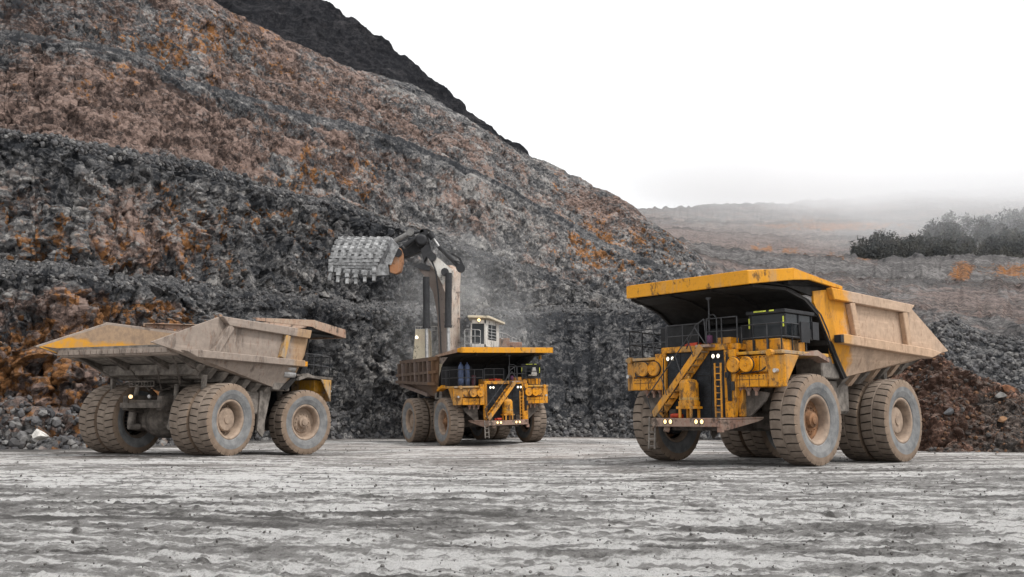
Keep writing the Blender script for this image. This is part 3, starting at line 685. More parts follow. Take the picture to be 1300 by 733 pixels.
boulder(49, 551, 60.5, .62, (.48, .46, .43), 'single pale white rock at the foot of the rock face left of the tipper tyres', 40)

# ------------------------------------------------------------------ tyres and wheels
def tyre_mesh(name, lugs=34, chev=0.):
    """tread blocks cut by transverse grooves, staggered left and right; grey sidewall; brown shoulder"""
    n = lugs * 12; w = TW / 2
    ys = [-w * .985, -w * .93, -w * .8, -w * .62, -w * .45, -w * .25, -w * .07, w * .0, w * .07, w * .25, w * .45, w * .62, w * .8, w * .93, w * .985]
    vs = []; cols = []
    inner = [(.93, -w * .70), (1.02, -w * .86), (1.25, -w * 1.0), (1.45, -w * 1.03), (1.60, -w * 1.0)]
    for k in range(n):
        t = 2 * math.pi * k / n; row = []
        for r, y in inner: row.append((r, y, t))
        for y in ys:
            ay = abs(y) / w
            ph = (k + (6 if y > 0 else 0)) % 12; g = ph in (0,)
            r = RT - .05 * ay ** 4 - (.10 if ay > .95 else 0)
            tw_ = (chev * (1 - ay) if chev else .08 * math.sin(ay * 3)) * 2 * math.pi / lugs
            if g and ay > .2: r -= .08
            if ay < .05: r -= .03
            row.append((r, y, t + tw_))
        for r, y in inner[::-1]: row.append((r, -y, t))
        for r, y, a in row: vs.append((r * math.cos(a), y, r * math.sin(a)))
    m = len(ys) + 10; fs = []; mi = []
    for k in range(n):
        k2 = (k + 1) % n
        for j in range(m - 1):
            fs.append((k * m + j, k * m + j + 1, k2 * m + j + 1, k2 * m + j))
            jj = j if j < (m - 1) / 2 else m - 2 - j
            if jj < 3: mi.append(2)
            elif jj < 6: mi.append(1)
            else: mi.append(3 if ((k + (6 if j > m / 2 else 0)) % 12 in (11, 0)) and 6 <= jj <= 10 else 0)
    me = bpy.data.meshes.new(name); me.from_pydata(vs, [], fs)
    for q in ('tread', 'shoulder', 'sidewall', 'groove'): me.materials.append(M[q])
    me.polygons.foreach_set('material_index', mi); return me
TYRE_F = tyre_mesh('tyre', 30, 0.); TYRE_R = tyre_mesh('tyre', 32, .25)
def wheel(parent, x, y, side, kind, steer=0.):
    """side: +1 the outer face looks to +y"""
    w = TW / 2
    m = MB(); m.tube((0, -side * w * .8, 0), (0, side * .05, 0), .62, 20); 
    r = m.build('wheel', M['dark'], parent); r.location = (x, y, RT); r.rotation_euler = (0, random.random() * 6, 0) if not steer else (0, 0, steer)
    ty = bpy.data.objects.new('tyre', TYRE_F if kind == 'front' else TYRE_R); C.objects.link(ty); ty.parent = r
    p = MB(); s = side
    p.lathe([(.99, s * w * .66), (1.0, s * w * .80), (.93, s * w * .82), (.86, s * w * .76), (.82, s * w * .5), (.80, s * w * (.10 if kind == 'front' else -.1))], (0, 0, 0), 'y', 40)
    p.lathe([(.99, -s * w * .66), (1.0, -s * w * .80), (.9, -s * w * .8), (.82, -s * w * .4)], (0, 0, 0), 'y', 40)
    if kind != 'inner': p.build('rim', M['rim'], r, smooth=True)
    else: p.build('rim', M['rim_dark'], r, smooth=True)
    h = MB()
    if kind == 'front':
        h.lathe([(.82, s * w * .1), (.60, s * w * .12), (.55, s * w * .22), (.34, s * w * .3), (.30, s * w * .55), (.2, s * w * .6), (.18, s * w * .72), (0.001, s * w * .74)], (0, 0, 0), 'y', 28)
        for k in range(14):
            a = k * math.pi / 7; h.tube((.46 * math.cos(a), s * w * .2, .46 * math.sin(a)), (.46 * math.cos(a), s * w * .36, .46 * math.sin(a)), .03, 6)
        h.build('hub', M['hub'] if not steer else M['rim'], r)
    elif kind == 'outer':
        h.lathe([(.82, -s * w * .1), (.60, -s * w * .1), (.58, s * w * .35), (.53, s * w * .42), (.22, s * w * .44), (.20, s * w * .52), (.001, s * w * .53)], (0, 0, 0), 'y', 28)
        for k in range(20):
            a = k * math.pi / 10; h.tube((.69 * math.cos(a), -s * w * .1, .69 * math.sin(a)), (.69 * math.cos(a), s * w * .04, .69 * math.sin(a)), .03, 6)
        h.build('hub', M['rim'], r)
    return r

# ------------------------------------------------------------------ haul truck
def railing(parent, pts, z0, z1, mids=1, posts=None, r=.028, name='handrail'):
    m = MB(); P = [Vector((x, y, 0)) for x, y in pts]
    for lv in range(mids + 1):
        z = z1 - lv * (z1 - z0) / (mids + 1); m.path([p + Vector((0, 0, z)) for p in P], r)
    for a, b in zip(P[:-1], P[1:]):
        n = max(1, int(round((b - a).length / .75)))
        for k in range(n + 1):
            q = a.lerp(b, k / n); m.tube((q.x, q.y, z0), (q.x, q.y, z1), r, 6)
    return m.build(name, M['rail'], parent)

def headlight(parent, x, y, z, r=.1, mat='lamp'):
    m = MB(); m.lathe([(.001, -.10), (r * .8, -.09), (r * 1.15, -.02), (r * 1.15, .03), (r, .03), (r, 0)], (x, y, z), 'x', 14)
    a = m.build('headlight', M['dark'], parent)
    l = MB(); l.lathe([(r, 0.0), (r * .6, .02), (.001, .028)], (x, y, z), 'x', 14); l.build('lens', M[mat], a)

def body_type_a(t, mb, canopy, rail_mat, worn=False):
    """two-rib side walls, duck tail, wide canopy"""
    Y = 3.78; th = .12
    head = [(2.7, 6.92), (1.2, 6.86), (0, 6.55), (-.9, 6.0), (-1.45, 5.3), (-1.95, 4.5), (-2.75, 3.5)]
    hb = MB(); hw = lambda x: float(np.interp(x, [-.5, 1.2, 2.75], [3.68, 3.55, 3.0 if not worn else 3.3]))
    for (x0, z0), (x1, z1) in zip(head[:-1], head[1:]):
        hb.plate([(x0, -hw(x0), z0), (x1, -hw(x1), z1), (x1, hw(x1), z1), (x0, hw(x0), z0)], (-.1, 0, -.06) if x1 > 0 else (-.13, 0, 0))
    for y in (-3.72, -1.25, 1.25, 3.62):                                        # stiffeners on the headboard
        for (x0, z0), (x1, z1) in zip(head[:-1], head[1:]): k0, k1 = min(1, hw(x0) / 3.7), min(1, hw(x1) / 3.7); hb.bar((x0 + .05, y * k0, z0 - .04), (x1 + .06, y * k1, z1 - .02), .12, .12)
    for z, x in ((6.0, -.75), (4.9, -1.6)): hb.bar((x, -3.6, z), (x, 3.6, z), .16, .2)
    root = MB()
    for s in (-1, 1):
        up = [(-1.3, 7.02), (-8.6, 6.95), (-12.4, 5.12), (-10.2, 4.78), (-2.0, 4.95)]
        root.plate([(x, s * Y, z) for x, z in up], (0, -s * th, 0))
        root.plate([(-2.0, s * Y, 4.95), (-10.2, s * Y, 4.78), (-8.9, s * 3.4, 4.42), (-2.72, s * 3.4, 3.5)], (0, -s * th, .02))
        root.plate([(-10.2, s * Y, 4.78), (-12.4, s * Y, 5.12), (-11.2, s * 3.5, 5.1), (-8.9, s * 3.4, 4.42)], (0, -s * .08, .05))
        root.plate([(-1.3, s * Y, 7.02), (-2.0, s * Y, 4.95), (-2.72, s * 3.4, 3.5), (-2.3, s * 3.4, 3.5), (-1.6, s * 3.66, 5.0), (-.5, s * 3.66, 6.45), (-.5, s * 3.66, 6.9)], (0, -s * .1, 0))
    root.plate([(-2.7, -3.4, 3.5), (-8.9, -3.4, 4.42), (-8.9, 3.4, 4.42), (-2.7, 3.4, 3.5)], (0, 0, .12), 1)
    root.plate([(-8.9, -3.4, 4.42), (-11.25, -3.6, 5.06), (-11.25, 3.6, 5.06), (-8.9, 3.4, 4.42)], (0, 0, .12), 1)
    b = root.build('dump_body', [mb, M['chassis_light']], t)  # floor borrows the darker chassis material as painted shade beneath the body
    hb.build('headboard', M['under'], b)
    for s in (-1, 1):
        m = MB(); m.plate([(-1.25, s * 3.78, 7.09), (-8.62, s * 3.78, 6.99), (-8.0, s * 3.78, 6.58), (-1.45, s * 3.78, 6.62)], (0, s * .26, 0)); m.build('top_rail', mb, b, .03)
        m = MB(); m.bar((-1.95, s * 3.95, 5.06), (-10.0, s * 3.95, 4.86), .32, .40); m.plate([(-10.0, s * 3.79, 5.06), (-10.0, s * 3.79, 4.66), (-10.9, s * 3.85, 4.93)], (0, s * .3, 0)); m.build('side_rail', rail_mat, b, .03)
        e = MB(); e.box(-1.95, -1.72, s * 3.95 - .15, s * 3.95 + .15, 4.9, 5.2); e.build('rail_end_cap_shade', M['dark'] if not worn else M['yellow'], b)  # dark box paints in a shadow at the rail front; yellow end on worn body
        for (x0, z0, x1, z1) in ((-2.95, 6.62, -3.35, 5.25), (-7.65, 6.6, -7.98, 5.0)):
            if worn and x0 < -5: x0, x1 = -7.75, -8.9
            m = MB(); m.bar((x0, s * 3.90, z0), (x1, s * 3.90, z1), .24, .42, (1, 0, 0)); m.build('rib', rail_mat if not (worn and x0 > -5) else M['yellow_dusty'], b, .03)
    if worn:
        for s in (-1, 1):
            m = MB(); m.plate([(-2.75, s * 3.80, 6.6), (-3.05, s * 3.80, 6.6), (-3.6, s * 3.80, 5.2), (-3.35, s * 3.80, 5.2)], (0, s * .02, 0)); m.build('paint_strip', M['yellow_dusty'], b)
            m = MB(); m.path([(-8.0, s * 1.2, 3.9), (-8.9, s * 1.9, 3.5), (-9.8, s * 2.6, 4.2), (-10.6, s * 3.1, 4.75)], .05); m.path([(-7.6, s * .6, 3.5), (-8.6, s * .4, 3.2), (-9.4, s * .9, 4.2)], .045); m.build('cable', M['chassis'], b)
    # bolsters under the floor
    for i in range(7):
        x = -3.3 - i * .92; z = 3.48 + (x + 2.7) * (-.92 / 6.2)
        m = MB(); m.plate([(x, -3.35, z), (x, 3.35, z), (x, 2.9, z - .5), (x, -2.9, z - .5)], (-.40, 0, .05)); m.build('cross_beam', mb if i % 2 and not worn else M['chassis_light'], b)  # worn body: every beam darker, shade under the floor put into the colour
    m = MB()
    for i in range(19):                                                          # segmented wear edge of the tail
        y0 = -3.55 + i * 7.1 / 19; m.box(-11.32, -11.05, y0 + .02, y0 + 7.1 / 19 - .02, 4.80, 5.05)
    m.box(-11.2, -10.6, -3.5, 3.5, 4.72, 4.92); m.build('tail_edge', mb, b)
    for s in (-1, 1):
        m = MB(); m.plate([(-4.0, s * 1.15, 3.6), (-10.9, s * 1.15, 4.95), (-8.2, s * 1.15, 3.75), (-4.0, s * 1.15, 3.1)], (0, s * .3, 0)); m.build('floor_beam', M['chassis'], b)
        m = MB(); m.plate([(-8.4, s * 2.9, 4.3), (-11.1, s * 3.3, 4.95), (-8.9, s * 2.9, 4.05)], (0, s * .2, 0)); m.build('floor_beam', M['chassis'], b)
    KX, KY = (3.42, 3.37) if worn else (3.12, 3.04)
    JX = -5.6 if worn else -2.3; JM = -1.0 if worn else -2.3
    # canopy
    c = MB(); A = [(3.42, 3.35, 7.40), (1.37, 3.92, 7.58), (JX, 3.92, 7.2), (JX, -3.92, 7.2), (1.37, -3.92, 7.58), (3.42, -3.35, 7.40)]
    ring = [(3.42, 3.35, 7.38), (1.37, 3.92, 7.56), (JX, 3.92, 7.18)]
    c.plate([(KX - .07, KY - .07, 7.36), (1.35, 3.85, 7.5), (JM, 3.85, 7.14), (JM, -3.85, 7.14), (1.35, -3.85, 7.5), (KX - .07, -KY + .07, 7.36)], (0, 0, -.1))
    for y in (-2.6, -.9, .9, 2.6): c.bar((KX - .25, y, 7.15), (-1.2, y, 6.98), .14, .34)
    c.bar((1.3, -3.7, 7.2), (1.3, 3.7, 7.2), .16, .36)
    for s in (-1, 1): c.plate([(KX - .35, s * (KY - .1), 7.3), (1.2, s * 3.62, 7.42), (-1.3, s * 3.62, 7.12), (-1.1, s * 3.62, 6.62), (1.3, s * 3.55, 6.95), (KX - .35, s * (KY - .1), 7.0)], (0, -s * .1, 0))
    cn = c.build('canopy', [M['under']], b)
    e = MB(); e.mi = 0
    e.plate([(KX, -KY, 7.42), (KX, KY, 7.42), (KX, KY, 6.90), (KX, -KY, 6.90)], (-.1, 0, 0))
    for s in (-1, 1):
        e.plate([(KX, s * KY, 7.42), (1.37, s * 3.93, 7.60), (1.37, s * 3.93, 7.14), (KX, s * KY, 6.90)], (-.03, -s * .1, 0))
        e.plate([(1.37, s * 3.93, 7.60), (JX - .05, s * 3.93, 7.24), (JX - .05, s * 3.93, 7.10), (.2, s * 3.93, 7.26), (1.37, s * 3.93, 7.14)], (0, -s * .1, 0))
        e.plate([(1.37, s * 3.93, 7.62), (JX - .05, s * 3.93, 7.25), (JX - .05, s * 3.6, 7.26), (1.37, s * 3.6, 7.62)], (0, 0, -.04))
    e.plate([(KX, -KY + .05, 7.44), (1.37, -3.55, 7.62), (1.37, 3.55, 7.62), (KX, KY - .05, 7.44)], (0, 0, -.04))
    e.plate([(1.36, -3.58, 7.62), (JM - .05, -3.58, 7.26), (JM - .05, 3.58, 7.26), (1.36, 3.58, 7.62)], (0, 0, -.04))
    e.build('canopy_edge', canopy, cn, .02)
    if worn:
        xa = [-12.4, -8.6, -5.6, -2.72, -2.0, -1.3, 1.37, 3.42]; xb = [-11.7, -7.45, -4.7, -1.95, -.75, -.15, .25, 4.15]
        za = [-12.4, -8.6, -1.3, 3.42]; zb = [.02, -.18, -.2, .0]
        todo = [b] + list(b.children) + [g for q in b.children for g in q.children]
        for o in todo:
            for vv in o.data.vertices:
                x = vv.co.x; vv.co.x = float(np.interp(x, xa, xb)); vv.co.z += float(np.interp(x, za, zb)) * min(1, max(0, (vv.co.z - 4.5) / 1.5))
    return b

def body_type_b(t, mb):
    """many-ribbed rusty body, straight top"""
    root = MB(); Y = 3.7
    for s in (-1, 1):
        root.plate([(x, s * Y, z) for x, z in ((-1.2, 6.68), (-9.6, 6.66), (-10.8, 6.0), (-10.45, 4.85), (-5, 4.55), (-1.5, 4.4))], (0, -s * .1, 0))
        root.plate([(-1.5, s * Y, 4.4), (-5, s * Y, 4.55), (-10.45, s * Y, 4.85), (-9.0, s * 3.4, 4.5), (-4.2, s * 3.4, 3.78), (-1.7, s * 3.4, 3.66)], (0, -s * .1, .02))
    root.plate([(-1.7, -3.4, 3.66), (-4.2, -3.4, 3.78), (-10.4, -3.6, 4.85), (-10.4, 3.6, 4.85), (-4.2, 3.4, 3.78), (-1.7, 3.4, 3.66)], (0, 0, .14))
    b = root.build('dump_body', mb, t)
    h = MB(); hd = [(3.0, 6.74), (.6, 6.6), (-.5, 6.1), (-1.2, 5.2), (-1.5, 4.4), (-1.8, 3.6)]
    for (x0, z0), (x1, z1) in zip(hd[:-1], hd[1:]): h.plate([(x0, -3.62, z0), (x1, -3.62, z1), (x1, 3.62, z1), (x0, 3.62, z0)], (-.12, 0, 0))
    for y in (-2.4, 0, 2.4):
        for (x0, z0), (x1, z1) in zip(hd[:-1], hd[1:]): h.bar((x0 + .06, y, z0 - .05), (x1 + .1, y, z1), .12, .2)
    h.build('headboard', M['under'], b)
    for s in (-1, 1):
        for i in range(9):
            x = -1.9 - i * .98; m = MB(); m.plate([(x, s * Y, 6.5), (x, s * (Y + .28), 6.42), (x, s * (Y + .2), 4.75), (x, s * Y, 4.6)], (-.2, 0, 0)); m.build('rib', M['body_b_beam'] if i % 3 == 1 else mb, b)
        m = MB(); m.plate([(-1.1, s * Y, 6.72), (-9.65, s * Y, 6.70), (-9.5, s * Y, 6.45), (-1.2, s * Y, 6.42)], (0, s * .2, 0)); m.build('top_rail', mb, b)
        m = MB(); m.bar((-1.3, s * 3.83, 5.55), (-10.5, s * 3.83, 5.5), .18, .22); m.build('side_rail', mb, b)
        m = MB(); m.bar((-1.5, s * 3.85, 4.62), (-10.45, s * 3.85, 4.95), .22, .22); m.build('side_rail', mb, b)
        m = MB(); m.bar((-9.9, s * 3.6, 4.72), (-4.0, s * 3.45, 3.82), .34, .26); m.build('lower_rail', M['body_b_beam'], b)
    for i in range(7):
        x = -3.2 - i * .95; z = 3.72 + max(0, -x - 4.2) * .17
        m = MB(); m.plate([(x, -3.3, z), (x, 3.3, z), (x, 2.5, z - .4), (x, -2.5, z - .4)], (-.3, 0, .04)); m.build('cross_beam', mb, b)
    c = MB(); c.plate([(3.38, -3.68, 7.13), (3.38, 3.68, 7.13), (-1.6, 3.8, 6.76), (-1.6, -3.8, 6.76)], (0, 0, -.1))
    for y in (-2.4, 0, 2.4): c.bar((3.2, y, 6.9), (-.3, y, 6.64), .14, .3)
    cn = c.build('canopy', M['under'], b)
    e = MB(); e.plate([(3.42, -3.74, 7.18), (3.42, 3.74, 7.18), (3.42, 3.74, 6.78), (3.42, -3.74, 6.78)], (-.1, 0, 0))
    for s in (-1, 1): e.plate([(3.42, s * 3.75, 7.18), (2.6, s * 3.76, 7.12), (2.6, s * 3.76, 6.86), (3.42, s * 3.75, 6.78)], (0, -s * .1, 0))
    e.build('canopy_edge', M['canopy_edge'], cn, .02)
    for s in (-1, 1):
        w = MB(); w.plate([(2.58, s * 3.76, 7.12), (-1.7, s * 3.8, 6.80), (-1.7, s * 3.8, 6.66), (2.58, s * 3.76, 6.84)], (0, -s * .1, 0)); w.build('canopy_side', M['canopy_edge_worn'], cn)
    k = MB(); k.plate([(2.0, 3.4, 6.9), (1.7, 3.4, 6.9), (1.7, 3.4, 6.35), (2.0, 3.4, 6.35)], (0, .08, 0)); k.build('bracket', M['yellow_dusty'], cn)
    return b

def haul_truck(key, label, style):
    X, Yd, a, z, ro, pi = TR[key]
    t = empty('haul_truck'); t.matrix_world = truck_matrix(key)
    tag(t, label, 'haul truck', 'haul trucks in the pit')
    yel = M['yellow'] if style != 'C' else M['yellow_dusty']
    # chassis
    m = MB()
    for s in (-1, 1):
        m.plate([(2.6, s * .95, 2.2), (2.6, s * .95, 1.6), (-.5, s * .95, 1.55), (-6.0, s * .95, 1.9), (-8.3, s * .95, 2.2), (-8.3, s * .95, 2.9), (-3.2, s * .95, 3.2), (-1.2, s * .95, 2.6)], (0, s * .35, 0))
    m.box(-.5, .5, -2.6, 2.6, 1.45, 2.1); m.tube((-.0, -2.8, 1.75), (0, 2.8, 1.75), .42, 16)
    m.box(-3.4, -2.9, -1.6, 1.6, 1.8, 2.6); m.box(-8.2, -7.9, -1.2, 1.2, 2.3, 2.7)
    m.box(-.9, 2.4, -1.3, 1.3, 1.35, 2.5)
    ch = m.build('chassis', M['chassis'], t, .03)
    # rear axle housing, struts
    m = MB(); m.tube((-WB, -3.0, RT), (-WB, 3.0, RT), .62, 20); m.lathe([(.001, -1.0), (.75, -.9), (.95, -.3), (.95, .3), (.75, .9), (.001, 1.0)], (-WB, 0, RT), 'y', 20)
    m.plate([(-WB + .3, -.9, 1.2), (-WB - .75, -.9, 1.35), (-WB - .75, -.9, 1.75), (-WB + .3, -.9, 2.1)], (0, 1.8, 0)); m.build('rear_axle', M['chassis'], t)
    for s in (-1, 1):
        m = MB(); m.tube((-WB - 1.0, s * 1.35, 1.5), (-WB - .9, s * 1.35, 2.45), .20, 12); m.tube((-WB - .9, s * 1.35, 2.45), (-WB - .8, s * 1.3, 3.5), .12, 10); m.tube((-WB - 1.15, s * 1.35, 1.4), (-WB - .6, s * 1.2, 1.4), .16, 10); m.build('suspension_strut', M['chassis_light'], t)
        m = MB(); m.tube((-3.6, s * 1.55, 1.9), (-4.3, s * 1.6, 3.0), .2, 12); m.tube((-4.3, s * 1.6, 3.0), (-4.9, s * 1.6, 3.9), .13, 10); m.build('hoist_cylinder', M['chassis_light'], t)
        m = MB(); m.tube((.25, s * 1.9, 1.6), (.1, s * 1.85, 3.0), .26, 12); m.tube((.1, s * 1.85, 3.0), (.05, s * 1.8, 3.8), .17, 12); m.build('suspension_strut', M['chassis_light'], t)
    # rear lamps and steps behind the axle
    m = MB(); m.box(-8.45, -8.3, -1.3, 1.3, 2.3, 2.55); m.path([(-8.4, -.8, 3.6), (-8.4, .8, 3.6)], .04); 
    for q in range(9): m.tube((-8.4, -.8 + q * .2, 3.35), (-8.4, -.8 + q * .2, 3.6), .025, 6)
    m.path([(-8.4, -.8, 3.35), (-8.4, .8, 3.35)], .04); m.build('rear_bar', M['chassis'], t)
    for s in (-1, 1):
        q = MB(); q.lathe([(.001, 0), (.09, .01), (.09, .1), (.001, .12)], (-8.5, s * .62, 2.85), 'x', 12); q.build('tail_lamp', M['lamp_warm'] if s > 0 else M['silver'], t)
    # side tanks between the wheels
    for s in (-1, 1):
        m = MB()
        m.box(-4.35, -2.35, s * 1.75 if s > 0 else -2.95, 2.95 if s > 0 else -1.75, 2.05, 3.35)
        m.build('fuel_tank', M['chassis_light'], t, .12)
        m = MB(); m.plate([(-2.2, s * 2.95, 3.4), (-3.1, s * 2.95, 3.4), (-3.2, s * 2.95, 1.3), (-2.75, s * 2.95, .95), (-2.6, s * 2.95, 1.2), (-2.6, s * 2.95, 1.8)], (0, s * .1, 0)); m.build('mud_flap', M['chassis_light'], t)
        m = MB(); m.box(-2.6, -1.2, 2.3 * s if s > 0 else -3.5, 3.5 if s > 0 else -2.3, 3.45, 4.35); m.build('side_box', M['chassis_light'], t, .05)
        m = MB(); m.plate([(-7.5, s * 2.95, 3.95), (-7.2, s * 2.95, 3.95), (-7.32, s * 2.95, 2.7), (-7.45, s * 2.95, 2.7)], (0, s * .14, 0)); m.build('rock_ejector', M['chassis_light'], t)
    # wheels
    for s in (-1, 1):
        wheel(t, 0, s * WF, s, 'front', R(-14) if style == 'C' else 0)
        wheel(t, -WB, s * WR, s, 'outer'); wheel(t, -WB, s * (WR - 1.26), s, 'inner')
    # bumper with wings, platform
    m = MB(); m.box(3.0, 3.29, -1.62, 1.62, 1.5, 1.84); m.box(2.3, 3.0, -1.6, 1.6, 1.76, 1.84)
    for s in (-1, 1):
        m.plate([(3.285, s * 1.622, 1.84), (1.5, s * 2.5, 1.9), (1.5, s * 1.3, 1.9), (2.98, s * 1.3, 1.84)], (0, 0, -.07))
        m.plate([(3.285, s * 1.622, 1.76), (1.5, s * 2.5, 1.82), (1.7, s * 2.4, 1.72), (2.95, s * 1.75, 1.35), (3.2, s * 1.66, 1.45)], (0, -s * .06, 0))
    bp = m.build('bumper', M['bumper'], t, .02)
    for y in (-.93, -.66, .60, .87): headlight(bp, 3.30, y, 1.70, .09, 'lamp_warm')
    # radiator
    m = MB(); m.box(2.30, 2.48, -1.5, 1.5, 1.86, 4.52); g = m.build('radiator_grille', M['grille'], t)
    m = MB()
    for k in range(6): zz_ = 2.25 + k * .42; m.box(2.485, 2.51, -1.45, 1.45, zz_, zz_ + .03)
    for y in (-.75, 0, .75): m.box(2.485, 2.515, y - .02, y + .02, 1.9, 4.5)
    for k in range(40):
        zz_ = 1.92 + k * .065; m.box(2.48, 2.495, -1.45, 1.45, zz_, zz_ + .014)
    m.build('grille_bar', M['dark'], g)
    m = MB(); m.box(2.3, 2.62, -1.62, -1.42, 1.85, 4.55); m.box(2.3, 2.62, -1.62, 1.62, 4.5, 4.74); m.box(2.3, 2.6, 1.46, 1.98, 2.6, 4.5)
    m.plate([(2.32, 1.46, 2.6), (2.32, 1.98, 2.6), (2.32, 1.86, 1.86), (2.32, 1.46, 1.86)], (.26, 0, 0)); m.box(2.05, 2.32, 1.9, 2.1, 1.9, 4.2)
    m.box(2.3, 2.6, -1.98, -1.64, 3.0, 4.5)
    m.box(2.5, 2.68, 1.52, 1.9, 1.86, 2.45)
    m.build('grille_frame', yel, t, .02)
    for y in (-1.19, -.95, 1.06, 1.30): headlight(t, 2.72, y, 4.26, .085)
    # deck and pods
    for s in (-1, 1):
        y0, y1 = (1.68, 3.3) if s > 0 else (-3.3, -1.68)
        m = MB(); m.box(1.3, 2.42, y0, y1, 3.58, 4.22); m.box(1.5, 2.5, y0 + (.05 if s > 0 else 0), y1 - (0 if s > 0 else .05), 3.02, 3.50); m.box(1.4, 2.30, y0 + .05, y1 - .05, 3.5, 3.58)
        # outer fender, chamfered
        m.plate([(2.42, s * 3.302, 3.02), (2.12, s * 3.9, 3.02), (2.12, s * 3.9, 4.22), (2.42, s * 3.302, 4.22)], (-.1, 0, 0))
        m.plate([(2.12, s * 3.9, 3.02), (1.12, s * 3.9, 4.24), (2.12, s * 3.9, 4.24)], (0, -s * .08, 0))
        f = m.build('fender', yel, t, .025)
        q = MB()
        for zz_ in (3.30,): q.box(2.5, 2.512, min(y0, y1) + .1, max(y0, y1) - .1, zz_, zz_ + .015)
        for yy in (y0 + .42, y0 + .86, y0 + 1.28): q.box(2.5, 2.512, yy, yy + .015, 3.05, 3.48); q.box(2.42, 2.432, yy, yy + .015, 3.6, 4.2)
        for k_ in range(9): yy = y0 + .12 + k_ * .17; q.box(2.42, 2.44, yy, yy + .035, 4.14, 4.175); q.box(2.5, 2.52, yy, yy + .03, 3.43, 3.46)
        q.tube((2.3, s * 3.34, 3.9), (2.52, s * 3.1, 3.62), .03, 6); q.tube((2.52, s * 3.1, 3.62), (2.52, s * 2.2, 3.54), .025, 6)
        q.build('panel_seam', M['dark'], f)
        for y in (1.97, 2.55):
            q = MB(); q.lathe([(.29, -.25), (.30, .07), (.27, .10), (.25, .08), (.08, .08), (.07, .12), (.001, .13)], (2.66, s * y, 3.88), 'x', 24); q.build('air_cleaner_cap', yel, f, 0)
            q = MB(); q.lathe([(.315, -.02), (.33, .02), (.33, .05), (.305, .06)], (2.62, s * y, 3.88), 'x', 24); q.build('clamp_ring', M['dark'], f)
        for y in (1.98, 2.33, 2.68):
            q = MB(); q.tube((2.25, s * y, 3.01), (2.25, s * y, 2.86), .17, 12, .07); q.tube((2.25, s * y, 2.86), (2.25, s * y, 2.70), .06, 10); q.build('dust_valve', M['bumper'], f)
        q = MB(); q.plate([(2.1, s * 2.0, 3.0), (2.1, s * 3.1, 2.8), (2.1, s * 2.95, 2.5), (2.1, s * 2.25, 1.9), (2.1, s * 1.9, 1.88)], (-.12, 0, 0)); q.build('splash_plate', M['chassis'], t)
    m = MB(); m.box(-1.1, 2.3, -3.88, 3.88, 4.26, 4.40); m.box(2.3, 2.5, -3.3, -1.64, 4.26, 4.38); m.box(2.3, 2.5, 1.64, 3.3, 4.26, 4.38)
    dk = m.build('deck', M['yellow_dusty'] if style != 'C' else M['chassis'], t, .02)
    for s in (-1, 1):
        m = MB(); m.plate([(1.1, s * 3.9, 4.24), (-.2, s * 3.92, 4.5), (-1.0, s * 3.95, 4.2), (-1.0, s * 3.95, 4.05), (-.2, s * 3.92, 4.28)], (0, -s * .5, 0)); m.build('wheel_arch', {'A': M['bumper'], 'B': yel, 'C': M['chassis_light']}[style], t)
    # marker lamps, side nub
    for s in (-1, 1):
        q = MB(); q.tube((2.25, s * 3.62, 3.62), (2.45, s * 3.62, 3.62), .08, 10); q.build('marker_lamp', M['silver'], t)
        q = MB(); q.tube((2.3, s * 3.45, 4.3), (2.55, s * 3.45, 4.3), .13, 10); q.build('knob', yel, t)
    # boxes on the deck
    m = MB(); m.box(.0, 1.8, 1.8, 3.5, 4.42, 4.89); m.build('cab_base', yel, t, .03)
    q = MB()
    for y in (2.38, 3.0): q.box(1.8, 1.84, y - .025, y + .025, 4.45, 4.87)
    q.box(1.8, 1.9, 1.8, 3.5, 4.40, 4.44); q.build('cab_base_trim', M['dark'], t)
    m = MB(); m.box(1.7, 2.3, .95, 1.6, 4.75, 5.02); m.box(1.8, 2.4, 1.55, 2.0, 4.5, 4.75); m.box(.6, 1.5, -1.2, .4, 4.42, 4.9); m.build('deck_box', yel, t, .03)
    m = MB(); m.box(1.9, 2.2, -.6, -.1, 4.78, 4.9); m.tube((1.9, -.9, 4.82), (1.9, -.3, 4.88), .07, 8); m.build('deck_hose', M['red'], t)
    m = MB(); m.box(-1.0, .2, -3.6, -1.5, 4.42, 5.9); m.box(-1.1, -.2, -1.45, 1.6, 4.42, 5.7); m.build('control_cabinet', M['dark'], t, .04)
    # cab
    if True:
        x0, x1, y0, y1, z0, z1 = -.45, 1.55, 1.95, 3.6, 4.91, 5.98
        m = MB(); m.box(x0, x1, y0, y1, z0, z0 + .12); m.box(x0 - .05, x1 + .12, y0 - .05, y1 + .08, z1 - .1, z1 + .05)
        for px, py in ((x0, y0), (x1 - .1, y0), (x0, y1 - .1), (x1 - .1, y1 - .1), (.5, y1 - .1)): m.box(px, px + .1, py, py + .1, z0 + .1, z1 - .1)
        m.box(x0, x0 + .08, y0, y1, z0, z1); m.box(x0, .55, y1 - .08, y1 - .02, z0 + .1, z0 + .45)
        c = m.build('cab', M['dark'], t, .02)
        g = MB(); g.box(x1 - .06, x1 - .04, y0 + .1, y1 - .1, z0 + .12, z1 - .1); g.box(x0 + .1, x1 - .1, y1 - .06, y1 - .04, z0 + .12, z1 - .1); g.box(x0 + .1, x1 - .1, y0 + .04, y0 + .06, z0 + .12, z1 - .1); g.build('cab_window', M['glass'], c)
        q = MB(); q.box(x1 + .13, x1 + .16, 2.3, 2.85, z1 - .02, z1 + .035); q.box(x1 + .13, x1 + .16, 3.0, 3.2, z1 - .02, z1 + .035)
        for yy in (y0 + .02, y1 - .1): q.box(x1 + .005, x1 + .03, yy, yy + .05, 5.35, 5.75)
        q.build('marker_strip', M['reflect'], c)
